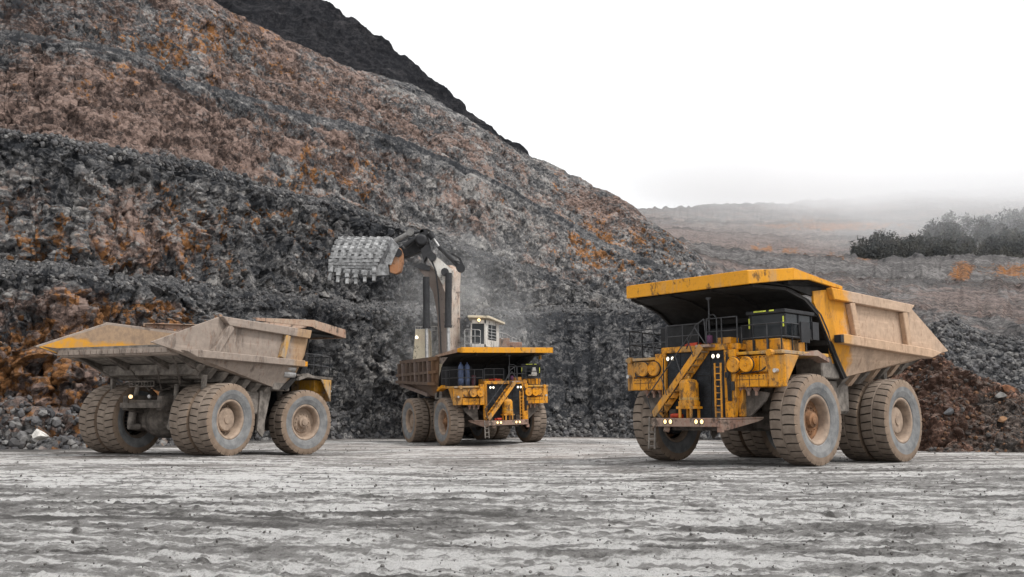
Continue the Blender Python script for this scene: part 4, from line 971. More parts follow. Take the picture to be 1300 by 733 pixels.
        q = MB(); q.box(x1 - .2, x1 - .14, 2.6, 2.9, 5.02, 5.3); q.box(x1 - .2, x1 - .14, 3.0, 3.4, 5.0, 5.1); q.build('cab_sign', M['cream'], c)
        q = MB(); q.box(.35, .95, 3.86, 3.92, 4.75, 5.55); q.box(-.35, .1, 3.86, 3.92, 4.9, 5.6); q.tube((.65, 3.6, 5.5), (.65, 3.9, 5.5), .03, 6); q.tube((.65, 3.6, 4.8), (.65, 3.9, 4.8), .03, 6); q.build('mirror', M['dark'], t)
    m = MB()
    for k_ in range(4): q = MB(); q.tube((2.66, 1.62 + k_ * .06, 4.4 - k_ * .1), (2.64, 1.66 + k_ * .05, 2.5), .022, 6); q.build('hose', M['dark'], t)
    m.box(2.6, 2.68, 1.55, 1.72, 3.4, 3.62); m.build('junction_box', M['dark'], t); m = MB(); m.box(2.6, 2.66, 1.8, 1.95, 2.9, 3.25); m.build('junction_box', M['dark'], t); m = MB(); m.path([(2.62, -1.5, 4.3), (2.64, -1.53, 3.0), (2.7, -1.5, 2.0)], .028); m.build('hose', M['dark'], t)
    # staircase in front of the radiator
    a0, a1 = Vector((2.95, -1.62, 1.95)), Vector((2.75, .72, 4.66))
    m = MB()
    for dx in (-.28, .28): m.bar(a0 + Vector((dx, 0, 0)), a1 + Vector((dx, 0, 0)), .05, .26, (0, -.75, .65))
    sc = m.build('staircase', yel, t)
    q = MB()
    for k in range(10):
        p = a0.lerp(a1, (k + .6) / 10.4); q.box(p.x - .26, p.x + .26, p.y - .15, p.y + .13, p.z - .02, p.z + .03)
    q.build('step', M['yellow_dusty'], sc)
    q = MB(); off = Vector((0, -.28, .75))
    for dx in (.3,):
        d = Vector((dx, 0, 0)); q.path([a0 + d, a0 + d + off, a1 + d + off, a1 + d + Vector((0, .2, .1))], .025)
        for k in (.3, .6, .85): q.tube(a0.lerp(a1, k) + d, a0.lerp(a1, k) + d + off, .022, 6)
    q.build('stair_rail', M['rail'], sc)
    m = MB(); m.box(2.5, 3.05, .45, 1.1, 4.62, 4.72); m.build('landing', M['bumper'], t)
    # tank on a stand
    m = MB(); m.lathe([(.001, 3.42), (.12, 3.40), (.3, 3.34), (.38, 3.22), (.39, 2.35), (.34, 2.22), (.001, 2.2)], (3.0, .05, 0), 'z', 24)
    for sx in (-.25, .25):
        for sy in (-.27, .27): m.box(3.0 + sx - .04, 3.0 + sx + .04, .05 + sy - .05, .05 + sy + .05, 1.84, 2.5)
    m.box(2.7, 3.3, -.38, .48, 2.2, 2.3); tk = m.build('air_tank', yel, t, .01)
    q = MB(); q.lathe([(.395, 2.55), (.40, 2.57), (.40, 2.63), (.395, 2.65)], (3.0, .05, 0), 'z', 24); q.tube((3, .05, 3.4), (3, .05, 3.5), .05, 8); q.build('tank_strap', M['yellow_dusty'], tk)
    q = MB(); q.box(2.8, 2.95, -.95, -.4, 1.85, 2.0); q.tube((3.0, -.8, 1.95), (3.0, -.45, 1.95), .08, 8); q.build('red_hose', M['red'], t)
    # upright ladder
    m = MB()
    for y in (1.18, 1.46): m.box(2.78, 2.83, y - .03, y + .03, 1.86, 3.98)
    for k in range(8): m.box(2.79, 2.82, 1.18, 1.46, 2.05 + k * .25, 2.09 + k * .25)
    m.build('ladder', yel, t)
    # hanging boarding ladder
    m = MB()
    for y in (-1.88, -1.58): m.bar((3.12, y, 1.9), (3.2, y, .6), .07, .05)
    for k in range(4): m.box(3.14, 3.2, -1.88, -1.58, .7 + k * .28, .75 + k * .28)
    m.build('boarding_ladder', M['chassis_light'], t)
    m = MB(); m.tube((3.1, -1.15, 1.45), (2.95, -1.0, 1.4), .14, 10); m.box(3.05, 3.2, 1.5, 1.72, 1.3, 1.5); m.build('tow_eye', M['bumper'], t)
    # handrails
    railing(t, [(2.3, -1.6), (2.3, -3.6), (1.2, -3.8), (-.3, -3.8)], 4.4, 5.6, 1)
    railing(t, [(2.35, -1.5), (2.35, .1)], 4.74, 5.65, 1)
    railing(t, [(2.35, .5), (2.35, 1.95)], 4.74, 5.8, 1)
    railing(t, [(1.9, 1.85), (2.1, 2.5), (2.1, 3.75), (1.5, 3.84), (.5, 3.84)], 4.42, 5.45, 1)
    m = MB()
    m.path([(2.9, -.1, 4.6), (2.9, .35, 5.5), (2.85, .75, 5.75), (2.8, .8, 4.75)], .026); m.path([(2.5, 1.1, 4.8), (2.5, 1.1, 5.8), (2.4, .9, 5.95), (2.3, .6, 5.95), (2.3, .5, 5.7)], .026); m.build('handrail', M['rail'], t)
    m = MB(); m.tube((2.3, .6, 4.75), (2.3, .6, 6.62), .035, 8); m.plate([(2.28, .45, 6.68), (2.28, .75, 6.68), (2.28, .62, 6.55), (2.28, .56, 6.55)], (.05, 0, 0)); m.build('aerial_mast', M['rail'], t)
    m = MB(); m.tube((2.45, .72, 4.8), (2.45, .72, 5.12), .12, 10); m.build('extinguisher', flat('purple_canister', (.10, .035, .08), .5), t)
    if style == 'A': body_type_a(t, M['body_a'], M['canopy_edge'], M['body_a_rail'])
    elif style == 'C':
        b = body_type_a(t, M['body_c'], M['canopy_edge_worn'], M['body_c'], True)
        m = MB(); m.plate([(-8.6, 3.64, 5.35), (-11.6, 3.86, 5.25), (-10.9, 3.84, 5.62), (-9.2, 3.64, 5.95), (-8.2, 3.64, 5.7)], (0, .004, 0)); 
        for s in (-1, 1):
            q = MB()
            for zz_ in (4.35, 4.0): q.tube((-1.9, s * 3.5, zz_ + .35), (-1.1, s * 3.65, zz_ + .35), .19, 14); q.tube((-1.12, s * 3.65, zz_ + .35), (-1.09, s * 3.65, zz_ + .35), .15, 14)
            q.build('exhaust_pipe', M['silver'], t)
        # interior of the far wall keeps bright paint
        q = MB(); q.plate([(-1.5, 3.655, 4.9), (-9.6, 3.655, 4.72), (-11.5, 3.655, 5.12), (-7.45, 3.655, 6.66), (-1.5, 3.655, 6.7)], (0, -.02, 0)); q.build('body_lining', M['lining'], b)
    else:
        body_type_b(t, M['body_b'])
        for y in (-3.05, -2.55):
            q = MB()
            q.lathe([(.001, 4.42), (.2, 4.43), (.21, 4.9), (.17, 4.95), (.21, 5.0), (.21, 5.45), (.17, 5.5), (.21, 5.55), (.2, 5.85), (.1, 6.02), (.05, 6.05), (.05, 6.15), (.001, 6.16)], (1.6, y, 0), 'z', 16); q.build('gas_bottle', M['blue'], t, smooth=True)
        q = MB(); q.box(1.6, 1.9, 2.5, 3.1, 5.1, 5.2); q.plate([(1.9, 2.6, 5.2), (1.9, 3.1, 5.2), (1.9, 2.95, 5.75), (1.9, 2.75, 5.75)], (.1, 0, 0)); q.build('white_box', M['white'], t)
        q = MB(); q.tube((1.5, -2.0, 4.42), (1.5, -2.0, 5.2), .16, 10); q.build('canister', flat('maroon_canister', (.10, .04, .05), .6), t)
    return t
def lining_mat():
    t = NT('body_lining_paint'); x, y, z = t.xyz(); n = t.noise(1.2, 8, .7, t.coord((.5, 1, 1.4))); n2 = t.noise(3.5, 8, .7)
    f = t.math('ADD', t.ramp(z, 6.3, 5.5), t.math('MULTIPLY', t.math('SUBTRACT', n, .5), 1.8))
    c = t.mix(t.ramp(n2, .3, .7), (.24, .17, .12), (.36, .25, .16)); c = t.mix(t.math('MULTIPLY', t.math('MULTIPLY', t.ramp(f, .5, .95), t.ramp(n2, .66, .44, .5, 1)), t.ramp(x, -4.5, -6.5)), c, (.56, .27, .03))
    return t.fin(c, .75, 0, t.bump(n2, .02, .4), .2)
M['lining'] = lining_mat()
haul_truck('R', 'nearest yellow haul truck at right with beige body sides and bright yellow canopy edge', 'A')
haul_truck('M', 'middle haul truck with rusty ribbed body standing under the excavator bucket and boom', 'B')
haul_truck('L', 'left haul truck seen from behind, mud-coated tail pointing left and canopy right', 'C')

# ------------------------------------------------------------------ excavator
def P3(u, v, d): return Vector([float(q) for q in unproj(u, v, d)])
def excavator():
    D = 93.; base = P3(585, 545, D + 1); base.z = 0
    t = empty('excavator'); tag(t, 'white mining excavator behind the middle truck with raised grey toothed bucket', 'excavator')
    # crawler tracks and house (largely hidden behind the truck)
    c = P3(590, 500, D + 5)
    for s in (-1, 1):
        m = MB(); x = c.x + s * 3.6
        pr = [(D + .5, .9), (D + 1.4, 0.0), (D + 9, 0.0), (D + 10, .9), (D + 9.2, 2.1), (D + 1.2, 2.1)]
        m.plate([(x - .75, a, b) for a, b in pr], (1.5, 0, 0)); m.build('crawler_track', M['chassis'], t, .15)
    m = MB(); m.box(c.x - 2.6, c.x + 2.6, D + 2, D + 8, 1.4, 3.0); m.lathe([(.001, 3.0), (2.6, 3.0), (2.6, 3.4), (.001, 3.4)], (c.x, D + 5, 0), 'z', 28); m.build('undercarriage', M['chassis'], t)
    m = MB(); m.box(c.x - 4.6, c.x + 4.6, D + 2.2, D + 11, 5.6, 7.9); m.build('machine_house', M['cream'], t, .1)
    # left cream box with rail
    a, b = P3(525, 455, D), P3(545, 418, D)
    m = MB(); m.plate([(a.x - .15, D, 6.6), (a.x + 1.7, D, 6.6), (b.x, D, b.z), (a.x + .15, D, b.z)], (0, 2.2, 0)); m.build('air_filter_house', M['cream'], t, .04)
    rl = MB(); za = P3(545, 424, D).z; zb = P3(545, 414.5, D).z
    xs = [P3(u, 420, D).x for u in (527, 534, 541, 548, 555)]
    for zz_ in (zb, (za + zb) / 2): rl.path([(xs[0], D + .2, zz_), (xs[-1], D + .2, zz_)], .04)
    for x in xs: rl.tube((x, D + .2, za - .6), (x, D + .2, zb), .035, 6)
    rl.build('handrail', M['silver'], t)
    p = P3(529, 428.5, D - .3); q = MB(); q.lathe([(.001, -.1), (.16, -.08), (.16, .04), (.001, .06)], tuple(p), 'y', 10); q.build('work_lamp', M['lamp'], t)
    # cab
    def X(u, v=420): return P3(u, v, D).x
    def Z(v): return P3(600, v, D).z
    m = MB(); zt, zb_ = Z(406), Z(441)
    fl, fr_, bk = X(597.5), X(617), X(633)
    m.box(fl, fr_, D, D + .12, Z(437), Z(441) - .0)                       # sill
    for (x0, x1) in ((fl, fl + .12), (fr_ - .18, fr_)): m.box(x0, x1, D, D + .12, zb_, zt)
    m.box(fl, fr_, D, D + .12, Z(411), zt)
    # angled right side
    def side(u0, u1, v0, v1):
        x0, x1 = X(u0), X(u1); y0 = D + (u0 - 617) * .16; y1 = D + (u1 - 617) * .16
        m.plate([(x0, y0, Z(v0)), (x1, y1, Z(v0)), (x1, y1, Z(v1)), (x0, y0, Z(v1))], (.02, .12, 0))
    side(617, 619.5, 406, 440); side(629.5, 633, 407, 439); side(619.5, 629.5, 406, 411.5); side(619.5, 629.5, 431, 440)
    m.box(fl, X(628), D + 2.5, D + 2.6, zb_, zt); m.box(fl, fl + .1, D + .12, D + 2.5, zb_, zb_ + .8); m.box(fl, X(630), D + .1, D + 2.6, zb_ - .15, zb_)
    cb = m.build('cab', M['white'], t, .02)
    g = MB(); g.box(fl + .13, fr_ - .19, D + .04, D + .06, Z(437), Z(411)); g.plate([(X(619.5), D + .5, Z(411.5)), (X(629.5), D + 2.0, Z(411.5)), (X(629.5), D + 2.0, Z(431)), (X(619.5), D + .5, Z(431))], (-.02, .02, 0)); g.build('cab_window', M['glass'], cb)
    w = MB()
    for v in (417, 421, 425, 429): w.tube((X(619), D + .2, Z(v)), (X(630), D + 1.95, Z(v)), .035, 6)
    w.tube((X(624), D + 1, Z(411)), (X(624), D + 1, Z(431)), .035, 6); w.build('window_guard', M['silver'], cb)
    r = MB(); r.plate([(X(594), D - .5, Z(404)), (X(621), D - .5, Z(404.5)), (X(641), D + 2.6, Z(409)), (X(636), D + 3.4, Z(408)), (X(594), D + 3.4, Z(403))], (0, 0, .22)); r.build('cab_roof', M['cream'], cb, .03)
    p = P3(608, 406.5, D - .65); q = MB(); q.lathe([(.001, -.1), (.15, -.08), (.15, .04), (.001, .06)], tuple(p), 'y', 10); q.build('work_lamp', M['lamp_warm'], t)
    # platform rails
    rl = MB()
    pts = [P3(u, 434, D - .8) for u in (590, 597, 604, 611)]
    for v in (419, 427, 436):
        rl.path([P3(590, v, D - .8), P3(592, v - (1 if v < 425 else 0), D - .8), P3(608, v, D - .8), P3(610, v + 1, D - .8)], .035)
    for u in (590, 597, 603, 610): rl.tube(P3(u, 419.5, D - .8), P3(u, 441, D - .8), .035, 6)
    rl.path([P3(633, 422, D), P3(642, 424, D), P3(651, 429, D + 1), P3(660, 431, D + 2)], .04); rl.path([P3(636, 430, D), P3(660, 436, D + 2)], .04)
    for u, v0 in ((638, 423), (644, 425), (650, 428), (655, 430), (660, 431)): rl.tube(P3(u, v0, D + .8), P3(u, 442, D + .8), .035, 6)
    rl.tube(P3(605, 398, D + 1), P3(605, 404, D + 1), .03, 6); rl.build('handrail', M['silver'], t)
    m = MB(); a = P3(634, 430, D + .3); m.box(a.x, a.x + 1.0, D + .3, D + 1.5, Z(442), Z(429)); m.box(a.x + 1.0, a.x + 2.2, D + .5, D + 1.7, Z(442), Z(434)); m.build('engine_cover', M['bumper'], t, .04)
    m = MB(); m.box(X(588), X(664), D - .9, D + 8, Z(443.5), Z(441.5)); m.build('platform', M['chassis'], t)
    # boom: curved box beam from the house up to the head
    B = [(564, 462, 7), (563.5, 430, 7), (562, 400, 7), (558, 372, 8), (549, 352, 9), (536, 337, 9)]
    m = MB(); up = []; 
    for u, v, w_ in B: up.append((P3(u - w_, v, D - 1), P3(u + w_ * .9, v, D - 1)))
    bk_ = []
    SB = [(584, 462), (584, 430), (584, 400), (584, 372), (585, 343), (574, 337)]  # right silhouette
    for (l_, r_), (u, v) in zip(up, SB): bk_.append((l_ + Vector((1.2, 3.0, .4)), P3(u, v, D + 1.6)))
    m.mi = 1
    for i in range(len(B) - 1): m.add([up[i][0], up[i][1], up[i + 1][1], up[i + 1][0]], [(0, 1, 2, 3)], 1)
    for i in range(len(B) - 1):
        m.add([up[i][1], bk_[i][1], bk_[i + 1][1], up[i + 1][1]], [(0, 1, 2, 3)], 0)
        m.add([up[i][0], bk_[i][0], bk_[i + 1][0], up[i + 1][0]], [(0, 1, 2, 3)], 0)
        m.add([bk_[i][0], bk_[i][1], bk_[i + 1][1], bk_[i + 1][0]], [(0, 1, 2, 3)], 0)
    m.add([up[-1][0], up[-1][1], bk_[-1][1], bk_[-1][0]], [(0, 1, 2, 3)], 1)
    bm_ = m.build('boom', [M['boom'], M['boom_brown']], t)
    # white boom head
    m = MB(); hd = [(543, 329), (549, 324), (558, 329), (573, 342), (572, 348), (565, 351), (562, 362), (557, 352), (552, 343), (546, 334)]
    m.plate([P3(u, v, D - 1.3) for u, v in hd], (.15, 2.2, 0)); m.build('boom_head', M['white'], t)
    m = MB(); m.plate([P3(u, v, D - 1.2) for u, v in ((525, 338), (535, 334), (546, 338), (545, 344), (533, 342))], (.2, 1.5, .1)); m.plate([P3(u, v, D - 1.1) for u, v in ((534, 318), (541, 310), (548, 318), (554, 328), (547, 330), (541, 326), (538, 333))], (0, 1.6, 0)); m.build('boom_bracket', M['dark'], t)
    # boom cylinders
    for (u0, v0, u1, v1, dd) in ((541, 352, 541.5, 415, -1.8), (569.5, 347, 569, 414, -1.8)):
        m = MB(); m.tube(P3(u0, v0, D + dd), P3(u1, v1, D + dd), .33, 14); m.tube(P3(u1, v1 - 1, D + dd), P3(u1, v1 + 2, D + dd), .38, 14); cy = m.build('boom_cylinder', M['dark'], t)
        m = MB(); m.tube(P3(u1, v1, D + dd), P3(u1 + .5, 462, D + dd), .17, 12); m.build('rod', M['silver'], cy)
    for k_ in range(5):
        m = MB(); o_ = k_ * 1.1; m.path([P3(547 + o_, 330, D - 1.5), P3(553 + o_ * .8, 345, D - 1.6), P3(556 + o_ * .6, 372, D - 1.5), P3(558 + o_ * .5, 410, D - 1.4), P3(560 + o_ * .5, 455, D - 1.4)] if k_ < 2 else [P3(570 + o_, 322, D - .9), P3(580 + o_, 328, D - .9), P3(586 + o_ * .4, 336, D - .9), P3(583 + o_ * .3, 346, D - .9)], .05, 6); m.build('hose', M['dark'], t)
    for (u_, v_, r_) in ((565, 346, .38), (585, 341, .42), (549, 327, .4)):
        m = MB(); m.lathe([(.001, -.4), (r_, -.4), (r_, .1), (.001, .1)], tuple(P3(u_, v_, D - 1.4)), 'y', 16); m.build('pivot_pin', M['dark'], t)
    for v_ in (372, 405, 436):
        m = MB(); m.bar(P3(571, v_, D + .4), P3(584.5, v_ - 1, D + 1.55), .3, .10, (0, 0, 1)); m.build('boom_band', M['boom_brown'], t)
    # stick cylinder
    m = MB(); m.tube(P3(557, 313, D - .6), P3(582, 338, D - .2), .22, 12); m.tube(P3(545, 295.5, D - .8), P3(550, 303, D - .7), .32, 12); m.lathe([(.001, -.25), (.32, -.25), (.32, .25), (.001, .25)], tuple(P3(583, 340, D - .1)), 'y', 16); sc_ = m.build('stick_cylinder', M['dark'], t)
    m = MB(); m.tube(P3(548, 300, D - .7), P3(558, 314, D - .6), .12, 10); m.build('rod', M['silver'], sc_)
    m = MB(); m.path([P3(576, 331, D - .5), P3(584, 333, D - .5), P3(586, 339, D - .5), P3(584, 343, D - .5)], .05); m.build('hose', M['dark'], t)
    # stick: from the pivot back to the bucket
    m = MB(); m.lathe([(.001, -.6), (.42, -.6), (.6, -.4), (.6, .4), (.42, .6), (.001, .6)], tuple(P3(535.5, 306, D - .6)), 'y', 22)
    m.plate([P3(u, v, D + .0) for u, v in ((527, 300), (543, 296), (548, 318), (541, 322), (532, 316))], (0, 1.6, 0))
    m.plate([P3(u, v, D + .6) for u, v in ((532, 299), (541, 318), (528, 322), (505, 330), (500, 318))], (0, 1.0, 0)); m.build('stick', M['dark'], t, .05)
    for (a_, b_, r_, mt) in (((538, 296), (513, 313), .27, 'dark'), ((521, 295.5), (500, 307), .25, 'rod_grey'), ((536, 295), (517, 296), .14, 'dark'), ((531, 301), (512, 315), .2, 'rod_grey')):
        m = MB(); m.tube(P3(*a_, D - .4), P3(*b_, D - .5), r_, 12); m.lathe([(.001, -.25), (r_ * 1.5, -.25), (r_ * 1.5, .25), (.001, .25)], tuple(P3(*a_, D - .4)), 'y', 12); m.build('bucket_link', M[mt], t)
    # bucket: curved back plate covered in wear bars, side cheek, lip with teeth
    n = 9; secs = []
    cl_ = [(433, 301.5, 1.2), (428, 308, .2), (424.5, 317, -.4), (421, 328, -.6), (419.5, 337, -.5), (419.5, 343, -.2)]          # left edge u, v, depth offset
    cr_ = [(496, 301.5, 1.2), (494, 308, .2), (490, 317, -.4), (484, 328, -.6), (479, 337, -.5), (477, 346, -.2)]
    sh = MB(); m_ = MB()
    L_ = [P3(u, v, D - 1 + dd) for u, v, dd in cl_]; R_ = [P3(u, v, D - 1 + dd) for u, v, dd in cr_]
    for i in range(5):
        sh.add([L_[i], R_[i], R_[i + 1], L_[i + 1], L_[i] + Vector((0, .3, 0)), R_[i] + Vector((0, .3, 0)), R_[i + 1] + Vector((0, .3, 0)), L_[i + 1] + Vector((0, .3, 0))], [(0, 1, 2, 3), (4, 5, 6, 7), (0, 4, 7, 3), (1, 5, 6, 2)])
    # top, far side and inner shell: gives the bucket its hollow volume
    Lb = [p + Vector((.4, 3.6 - .3 * i, -.5 + .1 * i)) for i, p in enumerate(L_)]
    for i in range(5): sh.add([L_[i], Lb[i], Lb[i + 1], L_[i + 1]], [(0, 1, 2, 3)])
    sh.add([L_[0], R_[0], R_[0] + Vector((.4, 3.4, -.6)), Lb[0]], [(0, 1, 2, 3)])
    bk = sh.build('bucket', M['wear_dark'], t)
    rgb = random.Random(4)
    for j in range(7):                                                           # wear bars running down
        f = (j + .35) / 7; w_ = MB()
        for i in range(5):
            a_ = L_[i].lerp(R_[i], f); b_ = L_[i + 1].lerp(R_[i + 1], f); w_.bar(a_ + Vector((0, -.08, 0)), b_ + Vector((0, -.08, 0)), .34 + .08 * rgb.random(), .14, (0, -1, 0))
        w_.build('wear_bar', M['wear'], bk)
    for i in range(11):                                                          # cross bars, slightly uneven
        f = (i + .4) / 11 * 5; k = min(4, int(f)); g_ = f - k; a_ = L_[k].lerp(L_[k + 1], g_); b_ = R_[k].lerp(R_[k + 1], g_); w_ = MB()
        cutp = [0] + sorted(rgb.uniform(.1, .9) for _ in range(3)) + [1]
        for q in range(4):
            s0, s1 = cutp[q] + .006, cutp[q + 1] - .006; o_ = Vector((rgb.uniform(-.03, .03), -.10 - .06 * rgb.random(), rgb.uniform(-.05, .05)))
            ex = -.05 if q == 0 else 0
            w_.bar(a_.lerp(b_, s0 + ex) + o_, a_.lerp(b_, s1) + o_, .10, .22 + .05 * rgb.random(), (0, 0, 1))
        w_.build('wear_bar', M['wear'], bk)
    # side cheek: fan of shrouds and orange plate
    ck = MB(); ck.plate([P3(u, v, D - .9) for u, v in ((496, 301.5), (503, 310), (508, 320), (494, 335), (490, 349), (477, 349), (479, 337), (484, 328), (490, 317), (494, 308))], (.1, .3, 0)); ck.build('bucket_side', M['wear_dark'], bk)
    fan = MB()
    for i in range(10):
        u0, v0 = 487 + i * 1.2, 333 - i * 2.9; a_ = P3(u0 + 1, v0, D - 1.15); b_ = P3(497 + i * .95, 337 - i * 2.3 - 1.5, D - 1.15); fan.bar(a_, b_, .12, .20, (0, 0, 1))
    fan.plate([P3(u, v, D - 1.3) for u, v in ((478, 336), (492, 335), (494, 349), (478, 350))], (0, .3, 0)); fan.build('side_shroud', M['wear'], bk)
    og = MB(); og.plate([P3(u, v, D - 1.0) for u, v in ((498, 323), (503, 316), (508, 315), (510.5, 322), (511, 333), (508, 345), (502, 348), (495, 346), (494, 337))], (.1, .6, 0)); og.build('cheek_plate', M['orange'], bk, .03)
    og = MB(); og.lathe([(.001, -.1), (.42, -.1), (.42, .1), (.001, .1)], tuple(P3(505, 321, D - 1.05)), 'y', 16); og.build('pin_cover', M['dark'], bk)
    lp = MB(); lp.bar(P3(419, 343, D - 1.2), P3(478, 350, D - 1.2), .5, .5, (0, 0, 1)); lp.build('lip', M['wear_dark'], bk)
    for k, (u0, v0, u1, v1) in enumerate(((421, 338, 418, 357), (430, 345, 428.5, 359), (441, 347, 440.5, 361), (452, 348, 451.5, 361.5), (463.5, 346, 463, 358.5), (475, 340, 474.5, 357.5))):
        th = MB(); a_, b_ = P3(u0, v0, D - 1.5), P3(u1, v1, D - 1.9); mid = a_.lerp(b_, .45)
        th.bar(a_, mid, .42, .5, (0, -1, 0)); th.bar(mid, b_, .30, .28, (0, -1, 0)); th.build('tooth', M['wear'], bk, .03)
    for k in range(5):
        a_ = P3(425 + k * 11.2, 343 + k, D - 1.6); th = MB(); th.bar(a_, a_ + Vector((.65, 0, -.1)), .4, .42, (0, 0, 1)); th.build('lip_shroud', M['wear'], bk, .03)
    return t
M['red_dusty'] = paint('red_cover', (.22, .06, .045), amt=.3, rust=.3)
M['rod_grey'] = flat('dusty_cylinder', (.16, .155, .15), .6)
excavator()

# ------------------------------------------------------------------ far woods
def woods():
    rg = np.random.RandomState(3); V_ = []; F_ = []
    crowns = []
    for _ in range(330):
        u = 1085 + 330 * rg.rand() ** .8; x = (u - 1085) / 215
        top = np.interp(u, [1085, 1110, 1125, 1150, 1172, 1182, 1240, 1300, 1420], [319, 310, 308, 316, 305, 276, 284, 274, 272]); v = rg.uniform(top, 326)
        d = np.interp(v, [280, 328], [470, 372]); crowns.append((u, v, d, 1.4 + 3.4 * rg.rand() ** 1.5))
    for u, v, d, s in crowns:
        c = unproj(u, v, d); n = 300
        p = rg.randn(n, 3); p /= np.linalg.norm(p, axis=1)[:, None]; p *= (rg.rand(n)[:, None] ** .4) * s * np.array([.85, .85, 1.45]); p += .5 * rg.randn(3) + c
        for q in p:
            a = rg.randn(3) * .55; b = rg.randn(3) * .55; k = len(V_); V_ += [tuple(q), tuple(q + a), tuple(q + b)]; F_.append((k, k + 1, k + 2))
    me = bpy.data.meshes.new('far_woods'); me.from_pydata(V_, [], F_)
    t = NT('far_foliage'); n = t.noise(.16, 4, .6); n2 = t.n('ShaderNodeNewGeometry').outputs['Random Per Island']
    c = t.mix(t.ramp(n, .4, .65), (.030, .034, .036), (.075, .07, .055)); c = t.mix(t.math('MULTIPLY', n2, .5), c, (.045, .05, .048)); me.materials.append(t.fin(c, .9, 0, None, .1))
    o = bpy.data.objects.new('far_woods', me); C.objects.link(o); tag(o, 'dark far-off wood on the upper bench below the low cloud', 'woods', kind='stuff')
woods()

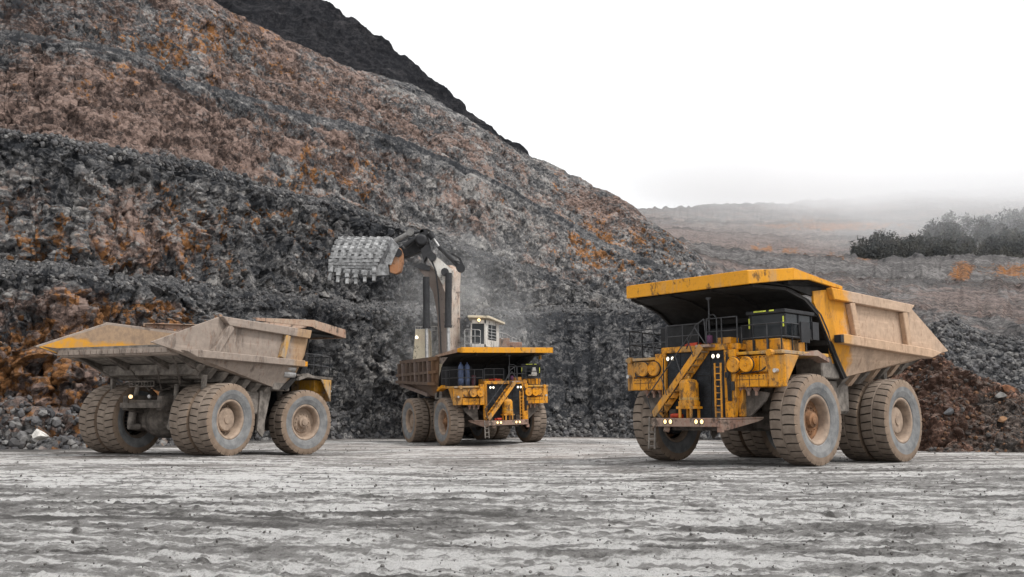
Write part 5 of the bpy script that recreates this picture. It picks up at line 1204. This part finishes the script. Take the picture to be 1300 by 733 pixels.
# ------------------------------------------------------------------ air
def volume_box(name, x0, x1, y0, y1, z0, z1):
    m = MB(); m.box(x0, x1, y0, y1, z0, z1); t = bpy.data.materials.new(name); t.use_nodes = True; n = t.node_tree; n.nodes.clear()
    ou = n.nodes.new('ShaderNodeOutputMaterial'); v = n.nodes.new('ShaderNodeVolumePrincipled'); n.links.new(v.outputs[0], ou.inputs['Volume'])
    o = m.build(name, t); return o, t, v, n
def cloud():
    o, t, v, n = volume_box('low_cloud', 10, 1100, 300, 985, 45, 330)
    v.inputs['Color'].default_value = (.97, .97, .98, 1)
    tc = n.nodes.new('ShaderNodeTexCoord'); no = n.nodes.new('ShaderNodeTexNoise'); no.inputs['Scale'].default_value = .007; no.inputs['Detail'].default_value = 4
    n.links.new(tc.outputs['Object'], no.inputs['Vector']); sp = n.nodes.new('ShaderNodeSeparateXYZ'); n.links.new(tc.outputs['Object'], sp.inputs[0])
    # height above the cloud base, which climbs with distance
    a = n.nodes.new('ShaderNodeMath'); a.operation = 'MULTIPLY_ADD'; a.inputs[1].default_value = -.205; a.inputs[2].default_value = 0; n.links.new(sp.outputs[1], a.inputs[0])
    b = n.nodes.new('ShaderNodeMath'); b.operation = 'ADD'; n.links.new(a.outputs[0], b.inputs[0]); n.links.new(sp.outputs[2], b.inputs[1])
    c = n.nodes.new('ShaderNodeMath'); c.operation = 'MULTIPLY_ADD'; c.inputs[1].default_value = 60; n.links.new(no.outputs['Fac'], c.inputs[0]); n.links.new(b.outputs[0], c.inputs[2])
    xr = n.nodes.new('ShaderNodeMapRange'); xr.inputs['From Min'].default_value = 540; xr.inputs['From Max'].default_value = 430; xr.inputs['To Max'].default_value = 27; n.links.new(sp.outputs[1], xr.inputs['Value'])
    c2 = n.nodes.new('ShaderNodeMath'); c2.operation = 'ADD'; n.links.new(c.outputs[0], c2.inputs[0]); n.links.new(xr.outputs[0], c2.inputs[1]); c = c2
    mr = n.nodes.new('ShaderNodeMapRange'); mr.inputs['From Min'].default_value = 45; mr.inputs['From Max'].default_value = 66; mr.inputs['To Min'].default_value = 0; mr.inputs['To Max'].default_value = .026
    n.links.new(c.outputs[0], mr.inputs['Value'])
    def rng_(src, a_, b_, lo=0., hi=1.):
        q = n.nodes.new('ShaderNodeMapRange'); q.interpolation_type = 'SMOOTHSTEP'; q.inputs['From Min'].default_value = a_; q.inputs['From Max'].default_value = b_; q.inputs['To Min'].default_value = lo; q.inputs['To Max'].default_value = hi; n.links.new(src, q.inputs['Value']); return q.outputs[0]
    def mul(a_, b_):
        q = n.nodes.new('ShaderNodeMath'); q.operation = 'MULTIPLY'; n.links.new(a_, q.inputs[0]); n.links.new(b_, q.inputs[1]); return q.outputs[0]
    d_ = mul(mr.outputs[0], rng_(c.outputs[0], 52, 96, 1, 0)); 
    ex = n.nodes.new('ShaderNodeMath'); ex.operation = 'MULTIPLY_ADD'; ex.inputs[1].default_value = -.13; n.links.new(sp.outputs[1], ex.inputs[0]); n.links.new(sp.outputs[0], ex.inputs[2])
    edge = rng_(ex.outputs[0], -55, 150); d_ = mul(d_, edge); d_ = mul(d_, rng_(sp.outputs[1], 385, 520)); d_ = mul(d_, rng_(sp.outputs[1], 980, 860))
    veil = mul(mul(rng_(sp.outputs[1], 302, 390, 0, .0014), edge), rng_(sp.outputs[2], 47, 75)); veil = mul(veil, rng_(c.outputs[0], 52, 96, 1, 0))
    sm = n.nodes.new('ShaderNodeMath'); sm.operation = 'ADD'; n.links.new(d_, sm.inputs[0]); n.links.new(veil, sm.inputs[1]); n.links.new(sm.outputs[0], v.inputs['Density'])
    t.cycles.volume_step_rate = 4 if hasattr(t, 'cycles') else 1
    tag(o, 'low white cloud bank lying over the far ridge', 'cloud', kind='stuff')
cloud()
def dust():
    m = MB(); c = P3(590, 400, 97); m.lathe([(.001, -9), (6, -8), (9.5, -3), (10, 3), (8, 8), (4, 12), (.001, 13)], tuple(c), 'z', 20)
    t = bpy.data.materials.new('dust_air'); t.use_nodes = True; n = t.node_tree; n.nodes.clear()
    ou = n.nodes.new('ShaderNodeOutputMaterial'); v = n.nodes.new('ShaderNodeVolumePrincipled'); n.links.new(v.outputs[0], ou.inputs['Volume'])
    v.inputs['Color'].default_value = (.9, .9, .9, 1)
    tc = n.nodes.new('ShaderNodeTexCoord'); no = n.nodes.new('ShaderNodeTexNoise'); no.inputs['Scale'].default_value = .22; no.inputs['Detail'].default_value = 4
    n.links.new(tc.outputs['Object'], no.inputs['Vector'])
    gr = n.nodes.new('ShaderNodeVectorMath'); gr.operation = 'DISTANCE'; gr.inputs[1].default_value = tuple(c); n.links.new(tc.outputs['Object'], gr.inputs[0])
    f1 = n.nodes.new('ShaderNodeMapRange'); f1.inputs['From Min'].default_value = 1; f1.inputs['From Max'].default_value = 10.; f1.inputs['To Min'].default_value = 1; f1.inputs['To Max'].default_value = 0; n.links.new(gr.outputs['Value'], f1.inputs['Value'])
    f2 = n.nodes.new('ShaderNodeMapRange'); f2.inputs['From Min'].default_value = .38; f2.inputs['From Max'].default_value = .68; f2.inputs['To Max'].default_value = .07; n.links.new(no.outputs['Fac'], f2.inputs['Value'])
    mu = n.nodes.new('ShaderNodeMath'); mu.operation = 'MULTIPLY'; n.links.new(f1.outputs[0], mu.inputs[0]); n.links.new(f2.outputs[0], mu.inputs[1]); n.links.new(mu.outputs[0], v.inputs['Density'])
    o = m.build('dust_cloud', t); tag(o, 'thin grey dust drifting round the excavator boom', 'dust', kind='stuff')
dust()
